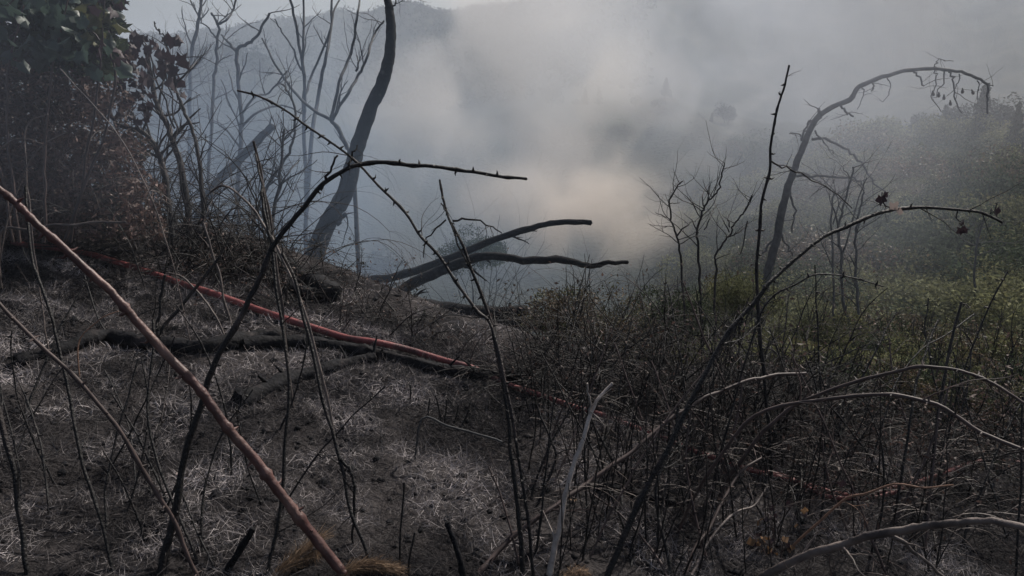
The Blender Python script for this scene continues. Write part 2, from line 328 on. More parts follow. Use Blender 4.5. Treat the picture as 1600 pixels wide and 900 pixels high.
CANES = [
 # name, label, category, pts(base->tip), w0, w1, kwargs
 ('dry_cane', 'thick reddish dry cane leaning from bottom centre up to the left edge', 'cane',
  [(540, 903), (527, 883), (490, 840), (447, 783), (403, 723), (360, 673), (307, 607), (237, 527), (190, 473), (147, 430), (83, 372), (37, 330), (7, 303), (-30, 272)], 25, 11, dict(m='redcane', dd=-0.25, node=1, sides=10, twigs=0, th=0.16, step=10)),
 ('bramble_cane', 'thin brown cane slanting down from left edge to bottom left, below the thick reddish cane', 'cane',
  [(312, 903), (290, 860), (267, 807), (247, 770), (213, 717), (180, 663), (127, 600), (83, 557), (43, 520), (0, 473), (-30, 445)], 9, 7, dict(m='brown', dd=-0.2, node=1, th=0.1)),
 ('burnt_sapling', 'thick black burnt stem nearest the bottom left corner', 'stem',
  [(43, 903), (38, 860), (32, 807), (23, 743), (13, 693), (0, 645), (-12, 600)], 13, 11, dict(m='twig', dd=0.1, twigs=2)),
 ('burnt_sapling', 'slim dark stem rising from bottom left past the red hose to the brown bush', 'stem',
  [(179, 900), (163, 833), (147, 780), (133, 730), (120, 673), (107, 617), (92, 540), (80, 493), (63, 440), (50, 400), (43, 333), (40, 290)], 10, 5, dict(dd=0.3, twigs=4)),
 ('burnt_sapling', 'short dark stem leaning right out of the foot of the slim stem at bottom left', 'stem',
  [(166, 830), (165, 767), (173, 720), (187, 663), (203, 610), (215, 560)], 7, 4, dict(dd=0.2)),
 ('burnt_sapling', 'dark stem curving left of the forked black trunk at lower left', 'stem',
  [(310, 880), (283, 817), (263, 767), (243, 710), (230, 653), (233, 600), (240, 540), (238, 500)], 8, 5, dict(dd=0.25, twigs=2)),
 ('arching_bramble', 'long black thorny bramble rising from lower left and arching to a tip over the smoke', 'bramble',
  [(250, 903), (257, 860), (267, 827), (280, 767), (293, 700), (313, 640), (327, 593), (350, 543), (380, 490), (405, 440), (427, 390), (453, 350), (497, 297), (533, 270), (565, 256), (613, 253), (653, 258), (700, 263), (750, 268), (783, 275), (820, 279)], 20, 6,
  dict(m='twig', dd=0.2, th=0.07, branches=[([(545, 262), (553, 240), (558, 228)], 4, 2, 0), ([(427, 390), (415, 340), (408, 290), (398, 240)], 6, 3, 0.1), ([(500, 297), (515, 268), (527, 240)], 5, 3, 0)])),
 ('cut_sapling', 'cut off dark stem with a pale sawn top at lower left', 'stem',
  [(258, 900), (263, 850), (272, 800), (280, 746)], 14, 12, dict(m='twig', dd=0.05)),
 ('arching_bramble', 'thin thorny bramble running diagonally from upper left across to the pale cane', 'bramble',
  [(790, 600), (767, 510), (747, 487), (720, 450), (687, 403), (660, 370), (633, 333), (600, 300), (587, 287), (563, 260), (540, 238), (510, 217), (480, 197), (443, 170), (403, 150), (370, 142)], 9, 4, dict(d0=2.3, d1=2.6, ext=True, th=0.06, twigs=5)),
 ('bramble_cane', 'tall cane with a sunlit pale top standing right of centre at the bottom', 'cane',
  [(816, 903), (812, 827), (807, 773), (800, 717), (797, 667), (787, 605), (777, 547), (757, 477), (737, 423), (720, 377), (703, 340), (693, 307), (688, 280)], 15, 4, dict(m='twig', dd=0.15, th=0.05, twigs=3, branches=[([(737, 423), (716, 380), (700, 335), (690, 318)], 3, 2, 0), ([(707, 345), (735, 342), (765, 352), (785, 365)], 4, 2, 0), ([(697, 345), (668, 372), (660, 400)], 3, 1.5, 0)])),
 ('burnt_sapling', 'straight upright dark stem in front of the log at lower centre left', 'stem',
  [(418, 903), (424, 870), (437, 817), (443, 750), (448, 667), (452, 600), (443, 527), (437, 487), (427, 410), (420, 350), (408, 290)], 11, 5, dict(dd=0.3, twigs=5)),
 ('burnt_sapling', 'long black stem crossing the log and leaning left at lower centre', 'stem',
  [(576, 874), (570, 850), (550, 800), (537, 743), (520, 673), (500, 607), (480, 520), (467, 467), (457, 430), (440, 395)], 10, 6, dict(dd=0.25, twigs=2, branches=[([(533, 718), (548, 738), (554, 770), (551, 830), (552, 876)], 5, 4, 0)])),
 ('burnt_stub', 'short upright charred stub alone on the ash at bottom centre', 'stub', [(625, 893), (625, 850), (629, 800), (632, 753)], 6, 4, dict()),
 ('burnt_stub', 'smallest charred stub beside the taller one at bottom centre', 'stub', [(638, 903), (641, 870), (647, 833)], 6, 4, dict()),
 ('burnt_stub', 'thick broken charred stub at the foot of the tall sunlit cane', 'stub', [(723, 903), (717, 870), (708, 842), (698, 818)], 15, 10, dict(m='char', rough=0.2)),
 ('burnt_stub', 'thick charred stub leaning right at lower left of the thick reddish cane', 'stub', [(352, 893), (370, 868), (398, 826)], 18, 12, dict(m='char', rough=0.2)),
 ('pale_branch', 'crooked pale dead stick with a bent tip standing right of centre', 'branch',
  [(858, 903), (872, 827), (887, 760), (900, 713), (913, 677), (925, 645), (937, 623), (957, 600)], 16, 5, dict(m='bleached', dd=0.15, twigs=1, rough=0.2, branches=[([(921, 655), (921, 628), (917, 600)], 4, 3, 0)])),
 ('arching_bramble', 'long bramble slanting from the tall cane foot up to the right thicket', 'bramble',
  [(745, 903), (790, 850), (817, 823), (870, 790), (913, 760), (957, 730), (1000, 693), (1043, 658), (1090, 628), (1123, 613), (1160, 598), (1200, 588), (1260, 585)], 13, 6, dict(m='brown', dd=0.7, th=0.08, twigs=3)),
 ('arching_bramble', 'long thorny bramble arching high over the green hillside with a few dry leaves', 'bramble',
  [(946, 903), (972, 840), (997, 787), (1020, 740), (1050, 690), (1085, 615), (1120, 550), (1150, 505), (1180, 470), (1200, 443), (1233, 413), (1280, 373), (1310, 358), (1363, 338), (1400, 327), (1447, 323), (1490, 327), (1533, 333), (1568, 346)], 17, 5,
  dict(dd=0.5, th=0.08, twigs=6, branches=[([(1496, 328), (1498, 345), (1503, 355)], 2, 1.5, 0), ([(1394, 328), (1380, 318), (1377, 300)], 2.5, 1.5, 0), ([(1548, 336), (1556, 325), (1558, 316)], 2, 1.5, 0)])),
 ('arching_bramble', 'small bramble arching to a thin tip below the high arch at right', 'bramble',
  [(1130, 690), (1160, 580), (1185, 500), (1210, 463), (1250, 440), (1280, 428), (1333, 433), (1380, 448)], 7, 2.5, dict(d0=3.0, d1=3.0, ext=True, th=0.09, twigs=4)),
 ('arching_bramble', 'bare bramble arching from the dark thicket down to the right edge', 'bramble',
  [(1180, 690), (1230, 640), (1270, 620), (1340, 597), (1400, 580), (1440, 574), (1487, 577), (1520, 587), (1553, 600), (1597, 627), (1640, 655)], 9, 5, dict(d0=2.9, d1=2.3, ext=True, m='brown', th=0.1, twigs=4)),
 ('arching_bramble', 'lower sunlit bramble arching over the black brush to the right edge', 'bramble',
  [(1120, 720), (1180, 650), (1267, 627), (1333, 618), (1380, 617), (1427, 623), (1477, 637), (1533, 677), (1590, 700), (1640, 722)], 7, 8, dict(d0=2.7, d1=2.1, ext=True, m='brown', th=0.1, twigs=3)),
 ('dead_branch', 'thick pale topped branch curving along the bottom right corner', 'branch',
  [(1190, 903), (1207, 890), (1250, 873), (1300, 858), (1350, 843), (1400, 830), (1450, 820), (1490, 816), (1527, 815), (1600, 822), (1660, 832)], 20, 12, dict(m='pale', d1=1.75, rough=0.14, twigs=3, sides=9, step=6,
   branches=[([(1390, 835), (1420, 855), (1450, 880), (1480, 905)], 7, 4, 0)])),
 ('tan_stick', 'bare tan stick bent flat in the middle across the red hose at right', 'stick',
  [(1230, 862), (1267, 827), (1317, 783), (1350, 772), (1397, 757), (1447, 761), (1490, 757)], 6, 3, dict(m='tanst', d1=2.4, twigs=1)),
 ('thorny_sapling', 'upright thorny stem standing straight beside the curved dead tree', 'stem',
  [(1200, 640), (1190, 560), (1185, 513), (1183, 467), (1183, 410), (1187, 360), (1192, 310), (1202, 270), (1203, 233), (1210, 200), (1215, 170), (1223, 140), (1233, 102)], 10, 4, dict(d0=3.3, d1=3.2, ext=True, th=0.09, twigs=2,
   branches=[([(1204, 253), (1230, 262), (1260, 275), (1300, 300), (1330, 325)], 3, 1.5, 0.1)])),
 ('burnt_sapling', 'dark leaning stem with a side tip in front of the green shrubs at far right', 'stem',
  [(1462, 690), (1465, 660), (1473, 597), (1483, 547), (1492, 510), (1502, 472)], 9, 5, dict(d0=3.2, d1=3.4, ext=True, branches=[([(1500, 476), (1508, 476), (1517, 480)], 2.5, 1.5, 0)])),
 ('burnt_sapling', 'thinner dark stem leaning parallel left of the one at far right', 'stem',
  [(1425, 640), (1433, 593), (1440, 570), (1447, 547), (1457, 520), (1467, 498)], 7, 4, dict(d0=3.2, d1=3.4, ext=True)),
 ('burnt_sapling', 'long twig rising diagonally behind the two leaning stems at far right', 'stem',
  [(1390, 625), (1400, 597), (1420, 568), (1447, 540), (1477, 523), (1500, 507), (1523, 490)], 4, 2.5, dict(d0=3.4, d1=3.7, ext=True)),
 ('burnt_sapling', 'dark vertical stem cut by the right edge of the picture', 'stem',
  [(1596, 740), (1596, 700), (1597, 620)], 6, 4, dict(d0=2.8, d1=2.9, ext=True)),
 ('pale_cane', 'short pale sunlit cane leaning left just right of the red hose at left', 'cane',
  [(361, 508), (350, 467), (340, 420), (330, 385), (318, 348)], 6, 4, dict(m='pale', dd=0.0, twigs=2)),
 ('pale_cane', 'pale topped stub with a torn end among thin twigs at upper left', 'cane',
  [(424, 355), (420, 330), (412, 290), (407, 260), (397, 222)], 7, 5, dict(m='pale', d0=3.2, d1=3.1, ext=True)),
 ('pale_cane', 'bent pale twig sloping down right among thin twigs at upper left', 'cane',
  [(430, 380), (416, 358), (395, 325), (365, 297), (345, 290), (330, 300)], 6, 4, dict(m='pale', d0=3.0, d1=3.1, ext=True)),
 ('dry_grass_arch', 'thin pale stalk bowed over like a hook beside the left bush', 'stalk',
  [(122, 395), (115, 350), (114, 320), (118, 298), (128, 290)], 3, 2, dict(m='pale')),
 ('dry_grass_arch', 'pale stalk arching left from the left edge in front of the bush', 'stalk',
  [(-10, 240), (10, 225), (25, 218), (45, 217), (65, 224)], 3.5, 2, dict(m='pale', d0=3.4, ext=True)),
 ('dry_grass_arch', 'tall pale stalk hooking right in front of the left bush', 'stalk',
  [(40, 252), (38, 220), (42, 200), (52, 186), (75, 178)], 3.5, 2, dict(m='pale', d0=3.4, ext=True)),
 ('dry_grass_arch', 'pale stalk curving up right across the middle of the left bush', 'stalk',
  [(54, 243), (66, 228), (82, 218), (105, 208), (130, 202)], 3.5, 2, dict(m='pale', d0=3.4, ext=True)),
 ('dry_grass_arch', 'straight pale stalk slanting through the upper left bush under the leaves', 'stalk',
  [(170, 192), (150, 170), (130, 147), (108, 122), (95, 108)], 3, 2, dict(m='pale', d0=3.6, ext=True)),
 ('dead_stick', 'pale stick lying nearly level above the hose at the left edge', 'stick',
  [(0, 366), (40, 358), (75, 352), (110, 350), (150, 347), (195, 348)], 6, 4, dict(m='pale', d0=4.2, d1=4.3, rough=0.15)),
 ('dead_stick', 'long dark stick lying level over the hose towards the crest at left', 'stick',
  [(120, 402), (160, 388), (205, 378), (260, 374), (330, 372), (410, 372)], 6, 3, dict(m='twig', dd=0.3)),
 ('dead_stick', 'grey stick lying across the ash right of the short stubs', 'stick',
  [(660, 655), (700, 665), (740, 677), (784, 691)], 5, 4, dict(m='greyw', d0=3.0, d1=2.95)),
 ('dead_stick', 'bent thin dark stem between the hose and the leaning reddish cane', 'stick',
  [(170, 530), (152, 495), (140, 455), (132, 430)], 5, 3, dict(dd=0.1)),
 ('forked_sapling', 'dark forked stem crossing the hose behind the arching black bramble', 'stem',
  [(235, 545), (258, 508), (275, 488), (300, 455), (320, 430), (345, 400)], 9, 6, dict(dd=0.2, twigs=2, branches=[([(245, 525), (250, 480), (258, 430)], 6, 4, 0)])),
 ('dead_stick', 'thin bowed twig arching over the hose at left', 'stick',
  [(352, 530), (342, 505), (325, 478), (308, 455), (285, 432), (262, 426)], 5, 3, dict(m='pale')),
 ('dead_stick', 'thin pale twig curving down before the arched log at left', 'stick',
  [(124, 592), (122, 555), (125, 530), (140, 512), (160, 495), (185, 486)], 3.5, 2, dict(m='tanst')),
 ('burnt_sapling', 'upright dark stem with forked twigs left of the pale crooked stick', 'stem',
  [(840, 790), (868, 720), (862, 690), (845, 650), (835, 620)], 8, 4, dict(dd=0.1, twigs=3)),
 ('burnt_sapling', 'black curving stem behind the long slanting bramble at bottom right of centre', 'stem',
  [(1050, 903), (1043, 860), (1030, 810), (1025, 770), (1040, 720), (1055, 670), (1060, 635)], 12, 6, dict(dd=0.3, twigs=4)),
 ('burnt_sapling', 'sinuous bare stem rising right of centre to the pale thicket twigs', 'stem',
  [(1070, 903), (1085, 860), (1110, 820), (1135, 770), (1160, 735), (1190, 715)], 8, 5, dict(m='brown', dd=0.4, twigs=4)),
 ('burnt_sapling', 'lowest bare cane curling from bottom centre right towards the dark thicket', 'stem',
  [(1078, 903), (1100, 860), (1130, 818), (1150, 800), (1180, 790), (1200, 760)], 7, 4, dict(m='pale', dd=0.3, twigs=3)),
]
for name, label, cat, pts, w0, w1, kw in CANES:
    o = cane(name, label, cat, pts, w0, w1, **kw); ALL[label[:30]] = o
# the cut top of the sawn stem
def disc_part(parent, p, r, m, name):
    mb = MB(); tube(mb, [np.array(p), np.array(p) + np.array([0.002, 0.0, 0.008])], [r, r * 0.9], 8); mb.build(name, M[m], parent)
o = [x for x in col.objects if x.name.startswith('cut_sapling')][0]
d = G(258, 900) + 0.05; disc_part(o, P(280, 744, d) - o.location, 12 / 2 * d / FPX, 'peel', 'cut_face')
# many alike thin burnt canes
q_ = random.Random(21)
for k in range(64):
    left = k < 20; x = q_.uniform(0, 470) if left else q_.uniform(790, 1590); y = q_.uniform(600, 900) if left else q_.uniform(690, 905)
    hgt = q_.uniform(150, 330) if left else q_.uniform(140, 360); lean = q_.uniform(-.55, .55) * hgt; bow = q_.uniform(-.35, .35) * hgt
    pts = [(x + lean * t + bow * t * t, y - hgt * (t - .28 * abs(bow) / hgt * t * t * 2)) for t in (0, .2, .4, .6, .8, 1)]
    cane('burnt_cane', 'thin dark burnt cane on the open ash at left among several alike' if left else 'thin dark burnt cane in the tangle at lower right among many alike', 'cane', pts, q_.uniform(5, 8), 2.5, dd=q_.uniform(-.1, .4), twigs=q_.choice([2, 3, 5]), th=.1, group='thin burnt canes at left' if left else 'thin burnt canes at lower right', m=q_.choice(['twig', 'twig', 'brown']) if not left else 'twig', twl=.22)
# stubs on the ash
STUBN = ['second from left of the row of thin charred stubs below the log', 'third from left of the row of thin charred stubs below the log', 'upright middle stub of the row of thin charred stubs below the log', 'second from right of the row of thin charred stubs below the log', 'rightmost leaning stub of the row of thin charred stubs below the log', 'leftmost lone stub of the row of thin charred stubs below the log', 'left leaning stub crossing others in the row of thin charred stubs']
for i, (x0, y0, x1, y1) in enumerate([(667, 655, 671, 622), (690, 660, 681, 618), (695, 662, 698, 625), (707, 668, 716, 632), (718, 670, 733, 640), (641, 628, 640, 601), (712, 640, 700, 622)]):
    cane('burnt_stub', ['leftmost', 'second from left', 'third from left', 'fourth from left', 'fifth from left', 'rightmost', 'lone forked'][[1, 2, 3, 5, 6 - 1, 0, 4][i]] if False else STUBN[i], 'stub', [(x0, y0), ((x0 + x1) / 2 + 1, (y0 + y1) / 2), (x1, y1)], 4, 3, group='row of thin burnt stubs on the ash')
# ---------------------------------------------------------------- logs
LOGS = [
 ('charred_log', 'black charred log before the red hose rising over a hump at left', [(25, 572), (60, 562), (100, 552), (135, 538), (170, 533), (217, 541), (270, 549), (333, 549), (400, 535), (440, 536)], 14, 22, None),
 ('charred_log', 'long charred log lying below the hose towards the centre of the slope', [(380, 545), (430, 540), (500, 543), (560, 553), (600, 562), (667, 578), (733, 589), (793, 593), (830, 598)], 16, 13, None),
 ('charred_log', 'short charred log lying diagonally on the ash in front of the long log', [(372, 634), (400, 624), (453, 601), (500, 588), (567, 570), (585, 566)], 20, 13, None),
 ('charred_log', 'thick black log lying among twigs on the bank below the charred trunk', [(300, 372), (340, 382), (380, 396), (430, 420), (480, 446), (520, 470)], 18, 24, None),
 ('charred_log', 'short black log on the bank between the hose and the charred trunk', [(360, 425), (400, 432), (450, 452), (490, 470)], 14, 18, None),
 ('charred_log', 'charred branch half hidden in the stalks at lower right of centre', [(930, 765), (970, 768), (1010, 778), (1060, 792)], 10, 9, None),
]
KEEP = []
for name, label, pts, w0, w1, _ in LOGS:
    W = []
    for p in pts:
        d = G(*p); q = P(p[0], p[1], d); W.append(q + Vector((0, 0, 0.4 * (w0 + w1) / 2 / FPX * d)))
    C = smooth_path(W, 5); base = Vector(C[0]); dm = G(*pts[len(pts) // 2]); n = len(C)
    rad = np.linspace(w0, w1, n) * (1.5 if 'diagonally' in label else 1.3) / 2 * dm / FPX * (1 + 0.12 * np.sin(np.arange(n) * 0.9) + 0.06 * nr.rand(n))
    KEEP.append(C[:, :2]); root = empty(name, base, label, 'log'); mb = MB(); tube(mb, C - C[0], rad, 14, 0.2); mb.build('trunk', M['char'], root)
    tb = MB()
    for k in range(5):
        i = rng.randint(2, n - 2); v = rdir(); v[2] = abs(v[2]); grow(tb, C[i] - C[0], v, rng.uniform(0.05, 0.16), rad[i] * 0.35, 1, 2, 0, 0.2, 5)
    tb.build('broken_branches', M['char'], root, kind='stuff')
SM = [  # fallen trunks in the smoke beyond the crest
 ('fallen trunk in the smoke whose bare tip rises furthest right', [(560, 440), (620, 432), (680, 412), (735, 390), (790, 368), (843, 353), (877, 347), (923, 348)], 15, 8, 8.0, 7.6),
 ('second fallen trunk in the smoke with a wavy tip below the highest', [(600, 470), (650, 440), (700, 418), (760, 400), (817, 406), (883, 406), (917, 416), (943, 411), (982, 410)], 20, 6, 7.7, 7.3),
 ('middle fallen trunk lying nearly level in the smoke behind the crest', [(530, 462), (580, 474), (640, 474), (700, 482), (767, 488), (820, 486)], 16, 20, 7.2, 6.8),
 ('lowest fallen trunk lying nearly level in the smoke just over the crest', [(600, 528), (640, 518), (700, 512), (767, 508), (830, 506), (900, 512)], 17, 22, 6.4, 6.0),
 ('leaning charred trunk stub in blue smoke behind the twigs at upper left', [(330, 300), (355, 268), (385, 238), (408, 215), (426, 197)], 18, 11, 8.5, 8.5),
]
for label, pts, w0, w1, d0, d1 in SM:
    ext = 'leaning' in label
    cane('fallen_tree', label, 'trunk', pts, w0, w1, m='char', d0=d0, d1=d1, ext=True, rough=0.16, sides=12, twigs=3, part='trunk', twl=0.3, wf=1)
# ---------------------------------------------------------------- standing trees
cane('charred_tree', 'tall charred bare tree trunk curving to the right at the crest', 'tree',
     [(497, 385), (514, 345), (540, 300), (557, 235), (580, 167), (597, 131), (608, 90), (611, 50), (609, 20), (606, 0), (600, -60), (604, -120)], 33, 8, m='char', d0=8.2, d1=8.3, ext=True, sides=14, rough=0.09, step=7, part='trunk', wf=1,
     branches=[([(530, 350), (535, 338), (541, 332)], 10, 5, 0), ([(613, 10), (618, 4), (620, -6)], 3, 2, 0)])
cane('curved_dead_tree', 'bare dead young tree arching over with hanging twigs and small cones', 'tree',
     [(1180, 600), (1186, 520), (1197, 440), (1215, 365), (1229, 300), (1243, 260), (1257, 223), (1280, 180), (1327, 155), (1343, 135), (1387, 118), (1427, 109), (1467, 108), (1510, 115), (1542, 132), (1543, 150), (1543, 178)], 26, 3,
     m='greyw', d0=8.4, d1=8.2, ext=True, sides=10, rough=0.12, step=5, part='trunk', twl=0.16, wf=.62, taper=.75,
     branches=[([(1268, 216), (1290, 217), (1325, 235), (1345, 254), (1360, 282), (1385, 300)], 5, 2.5, 0.2), ([(1244, 274), (1290, 276), (1325, 279), (1345, 285), (1352, 300)], 5, 2, 0),
      ([(1207, 255), (1245, 267), (1280, 285), (1310, 305)], 3, 1.5, 0), ([(1312, 165), (1322, 175), (1332, 183)], 4, 3, 0), ([(1278, 188), (1280, 176), (1281, 170)], 5, 4, 0),
      ([(1252, 222), (1255, 207), (1264, 190), (1270, 190)], 4, 2, 0), ([(1255, 215), (1243, 207), (1232, 208)], 2.5, 1.5, 0), ([(1274, 205), (1290, 228), (1302, 240)], 3, 1.5, 0),
      ([(1366, 125), (1365, 135), (1364, 143)], 3, 2, 0), ([(1385, 120), (1390, 138), (1380, 160)], 2, 1, 0), ([(1427, 110), (1438, 120), (1445, 134)], 3.5, 2.5, 0),
      ([(1460, 108), (1464, 125), (1455, 150), (1470, 175)], 2.5, 1.2, 0), ([(1483, 112), (1490, 125), (1491, 150), (1500, 175)], 3.5, 2, 0), ([(1478, 110), (1470, 135), (1460, 155)], 2.5, 1.2, 0),
      ([(1500, 116), (1495, 135), (1480, 150)], 2, 1, 0), ([(1528, 124), (1530, 140), (1525, 158)], 2, 1, 0), ([(1541, 131), (1552, 133)], 2, 1.5, 0), ([(1463, 106), (1464, 96), (1470, 92), (1488, 97)], 2, 1, 0),
      ([(1345, 134), (1350, 150), (1340, 170)], 2, 1, 0), ([(1232, 300), (1240, 330), (1236, 360)], 4, 2, 0), ([(1215, 360), (1232, 385), (1240, 400)], 4, 2, 0), ([(1212, 366), (1195, 392), (1180, 398)], 4, 2, 0)])
tree = [x for x in col.objects if x.name.startswith('curved_dead_tree')][0]
cone_mb = MB()
for k in range(5):
    a = k * 1.2; tube(cone_mb, [np.array([0, 0, -0.018 + k * 0.007]), np.array([0, 0, -0.011 + k * 0.008])], [0.013 - abs(k - 1.5) * 0.003, 0.009 - abs(k - 1.5) * 0.002], 7, 0.25)
cone_me = cone_mb.mesh('cone', M['cone'])
for px, py in [(1458, 146), (1467, 148), (1475, 152), (1485, 161), (1504, 142), (1520, 144)]:
    c = bpy.data.objects.new('cone', cone_me); col.objects.link(c); c.parent = tree; c.location = P(px, py, 8.22) - tree.location; c.scale = (1.5,) * 3; c.rotation_euler = (rng.uniform(-.5, .5), rng.uniform(-.5, .5), 0)

def px_right(l): return l[0][0][0][0] > 1000
BG = [  # bare saplings in the blue smoke, upper left
 ('bare_sapling', 'tall bare sapling with two parallel stems left of the charred trunk', 9.5, [([(478, 400), (478, 293), (475, 200), (472, 100), (460, 33), (450, -20)], 11, 4), ([(480, 330), (488, 207), (497, 150), (507, 100), (517, 50), (519, -10)], 8, 4), ([(474, 200), (478, 150), (490, 110), (512, 60), (522, 20), (532, -5)], 5, 3), ([(473, 115), (474, 60), (475, 0), (472, -20)], 5, 3), ([(470, 110), (455, 70), (440, 50), (430, 30)], 4, 2)]),
 ('bare_sapling', 'bare sapling forking like a Y close to the charred trunk', 8.6, [([(560, 420), (553, 270), (543, 230), (530, 205), (517, 187)], 9, 7), ([(517, 187), (530, 130), (547, 83), (557, 30), (562, 0), (566, -20)], 6, 3), ([(517, 187), (545, 145), (563, 110), (573, 93), (580, 65), (590, 45), (600, 33)], 6, 3), ([(517, 187), (480, 165), (450, 130), (430, 100), (410, 60)], 6, 3), ([(557, 110), (560, 100), (558, 85)], 4, 2)]),
 ('bare_sapling', 'slim straight bare sapling standing against the sky at upper left', 10.5, [([(298, 330), (296, 230), (297, 150), (300, 83), (308, 40), (312, 20), (316, -15)], 9, 5), ([(297, 150), (285, 130), (270, 110)], 4, 2), ([(300, 110), (318, 90), (330, 70)], 3, 2)]),
 ('bare_sapling', 'bare sapling with a hooked branch tip against the sky at upper left', 9.2, [([(325, 340), (328, 240), (333, 140), (338, 93), (340, 37), (330, 20)], 8, 4), ([(340, 38), (355, 30), (365, 12), (370, -12)], 4, 3), ([(338, 60), (322, 40), (310, 35)], 3, 2)]),
 ('bare_sapling', 'widely branched bare sapling in front of the round far tree', 8.8, [([(372, 400), (374, 267), (377, 167), (370, 83), (385, 70), (402, 55), (420, 20)], 10, 4), ([(372, 85), (356, 65), (346, 55)], 5, 3), ([(376, 180), (400, 150), (420, 145), (450, 110)], 5, 2.5), ([(375, 230), (350, 200), (330, 190)], 4, 2), ([(376, 160), (365, 140), (358, 110)], 4, 2), ([(374, 200), (405, 175), (440, 165), (475, 178)], 5, 2.5)]),
 ('leafy_sapling', 'leaning thick sapling below the wilted leaf cluster at upper left', 5.6, [([(300, 390), (287, 280), (270, 217), (258, 190), (247, 167), (238, 135), (233, 107), (228, 70)], 12, 7), ([(247, 167), (255, 130), (262, 105)], 4, 2)]),
 ('leafy_sapling', 'dark slender sapling carrying the right hand wilted leaves at upper left', 5.2, [([(322, 390), (313, 267), (303, 207), (287, 173), (275, 140), (272, 120), (262, 75)], 8, 4), ([(276, 130), (295, 110), (312, 92)], 4, 2)]),
 ('bare_sapling', 'bowed grey sapling curving down at the right side of the left bush', 5.4, [([(272, 390), (262, 300), (253, 255), (240, 225), (225, 208), (205, 200), (185, 195), (172, 180)], 12, 7)]),
 ('bare_sapling', 'thin bare sapling bending right over the twig thicket at upper left', 7.6, [([(392, 420), (395, 350), (420, 290), (450, 240), (462, 200), (455, 150), (440, 130)], 7, 3), ([(420, 290), (440, 280), (460, 300)], 3, 2)]),
 ('bare_sapling', 'bare stem rising behind the red hose to the thorny bramble', 7.2, [([(432, 420), (425, 350), (435, 300), (440, 250), (445, 200)], 8, 4), ([(435, 300), (450, 270), (470, 250)], 4, 2)]),
 ('bare_sapling', 'bare branching sapling left of the two hill shrubs above centre right', 5.2, [([(1070, 500), (1063, 400), (1058, 370), (1050, 345), (1046, 318), (1055, 295), (1066, 282)], 6, 3), ([(1058, 368), (1075, 350), (1088, 345)], 3.5, 2), ([(1050, 343), (1035, 337), (1024, 332)], 2.5, 1.5), ([(1047, 318), (1062, 317)], 2, 1.5)]),
 ('bare_sapling', 'bare sapling forked into many fine tips above centre right', 5.3, [([(1098, 520), (1092, 420), (1090, 370), (1092, 345), (1100, 325), (1110, 310), (1122, 298), (1128, 270), (1132, 256)], 7, 3), ([(1091, 365), (1082, 345), (1070, 335)], 3, 1.5), ([(1100, 325), (1098, 305), (1105, 290)], 3, 1.5), ([(1101, 360), (1110, 340), (1118, 322)], 3, 1.5)]),
 ('bare_sapling', 'bare sapling with curling tips just left of the thorny upright stem', 5.2, [([(1118, 520), (1118, 420), (1118, 400), (1130, 380), (1140, 365), (1148, 350), (1160, 335), (1168, 320), (1176, 305)], 6, 3), ([(1140, 363), (1130, 345), (1115, 312)], 3, 1.5), ([(1140, 355), (1138, 340), (1140, 335)], 3, 1.5), ([(1135, 372), (1155, 362), (1170, 350)], 3, 1.5), ([(1168, 345), (1158, 395), (1150, 385)], 3, 1.5)]),
 ('dead_sapling', 'leftmost of the three tall dead saplings in smoke at right', 7.6, [([(1300, 560), (1303, 500), (1302, 433), (1300, 333), (1303, 300)], 6, 4), ([(1302, 420), (1285, 380), (1275, 350)], 3, 2), ([(1301, 350), (1315, 310), (1330, 290)], 3, 1.5)]),
 ('dead_sapling', 'middle one of the three tall dead saplings in smoke at right', 7.2, [([(1343, 600), (1333, 533), (1325, 500), (1317, 467), (1313, 400), (1310, 357), (1318, 320), (1327, 290), (1335, 262)], 9, 4), ([(1314, 410), (1330, 350), (1345, 300), (1352, 280)], 4, 2), ([(1310, 357), (1300, 320), (1290, 290)], 4, 2), ([(1335, 262), (1350, 255), (1372, 248)], 2.5, 1.5), ([(1330, 280), (1318, 262), (1330, 250)], 2.5, 1.5)]),
 ('dead_sapling', 'rightmost of the three tall dead saplings in smoke at right', 7.0, [([(1343, 600), (1343, 547), (1341, 480), (1338, 433), (1337, 367), (1342, 330), (1352, 300)], 8, 4), ([(1340, 420), (1328, 400), (1320, 380)], 4, 2), ([(1337, 367), (1345, 345), (1350, 320)], 3, 2), ([(1340, 480), (1325, 465), (1310, 458)], 3, 2)]),
 ('snag', 'short broken grey snag standing among the rusty shrubs at right', 9.0, [([(1369, 640), (1367, 583), (1361, 530), (1357, 494)], 9, 6)]),
 ('dead_sapling', 'slim pole like dead tree on the green hillside near the right edge', 12.0, [([(1523, 560), (1523, 487), (1523, 400), (1530, 370), (1537, 340)], 6, 3)]),
]
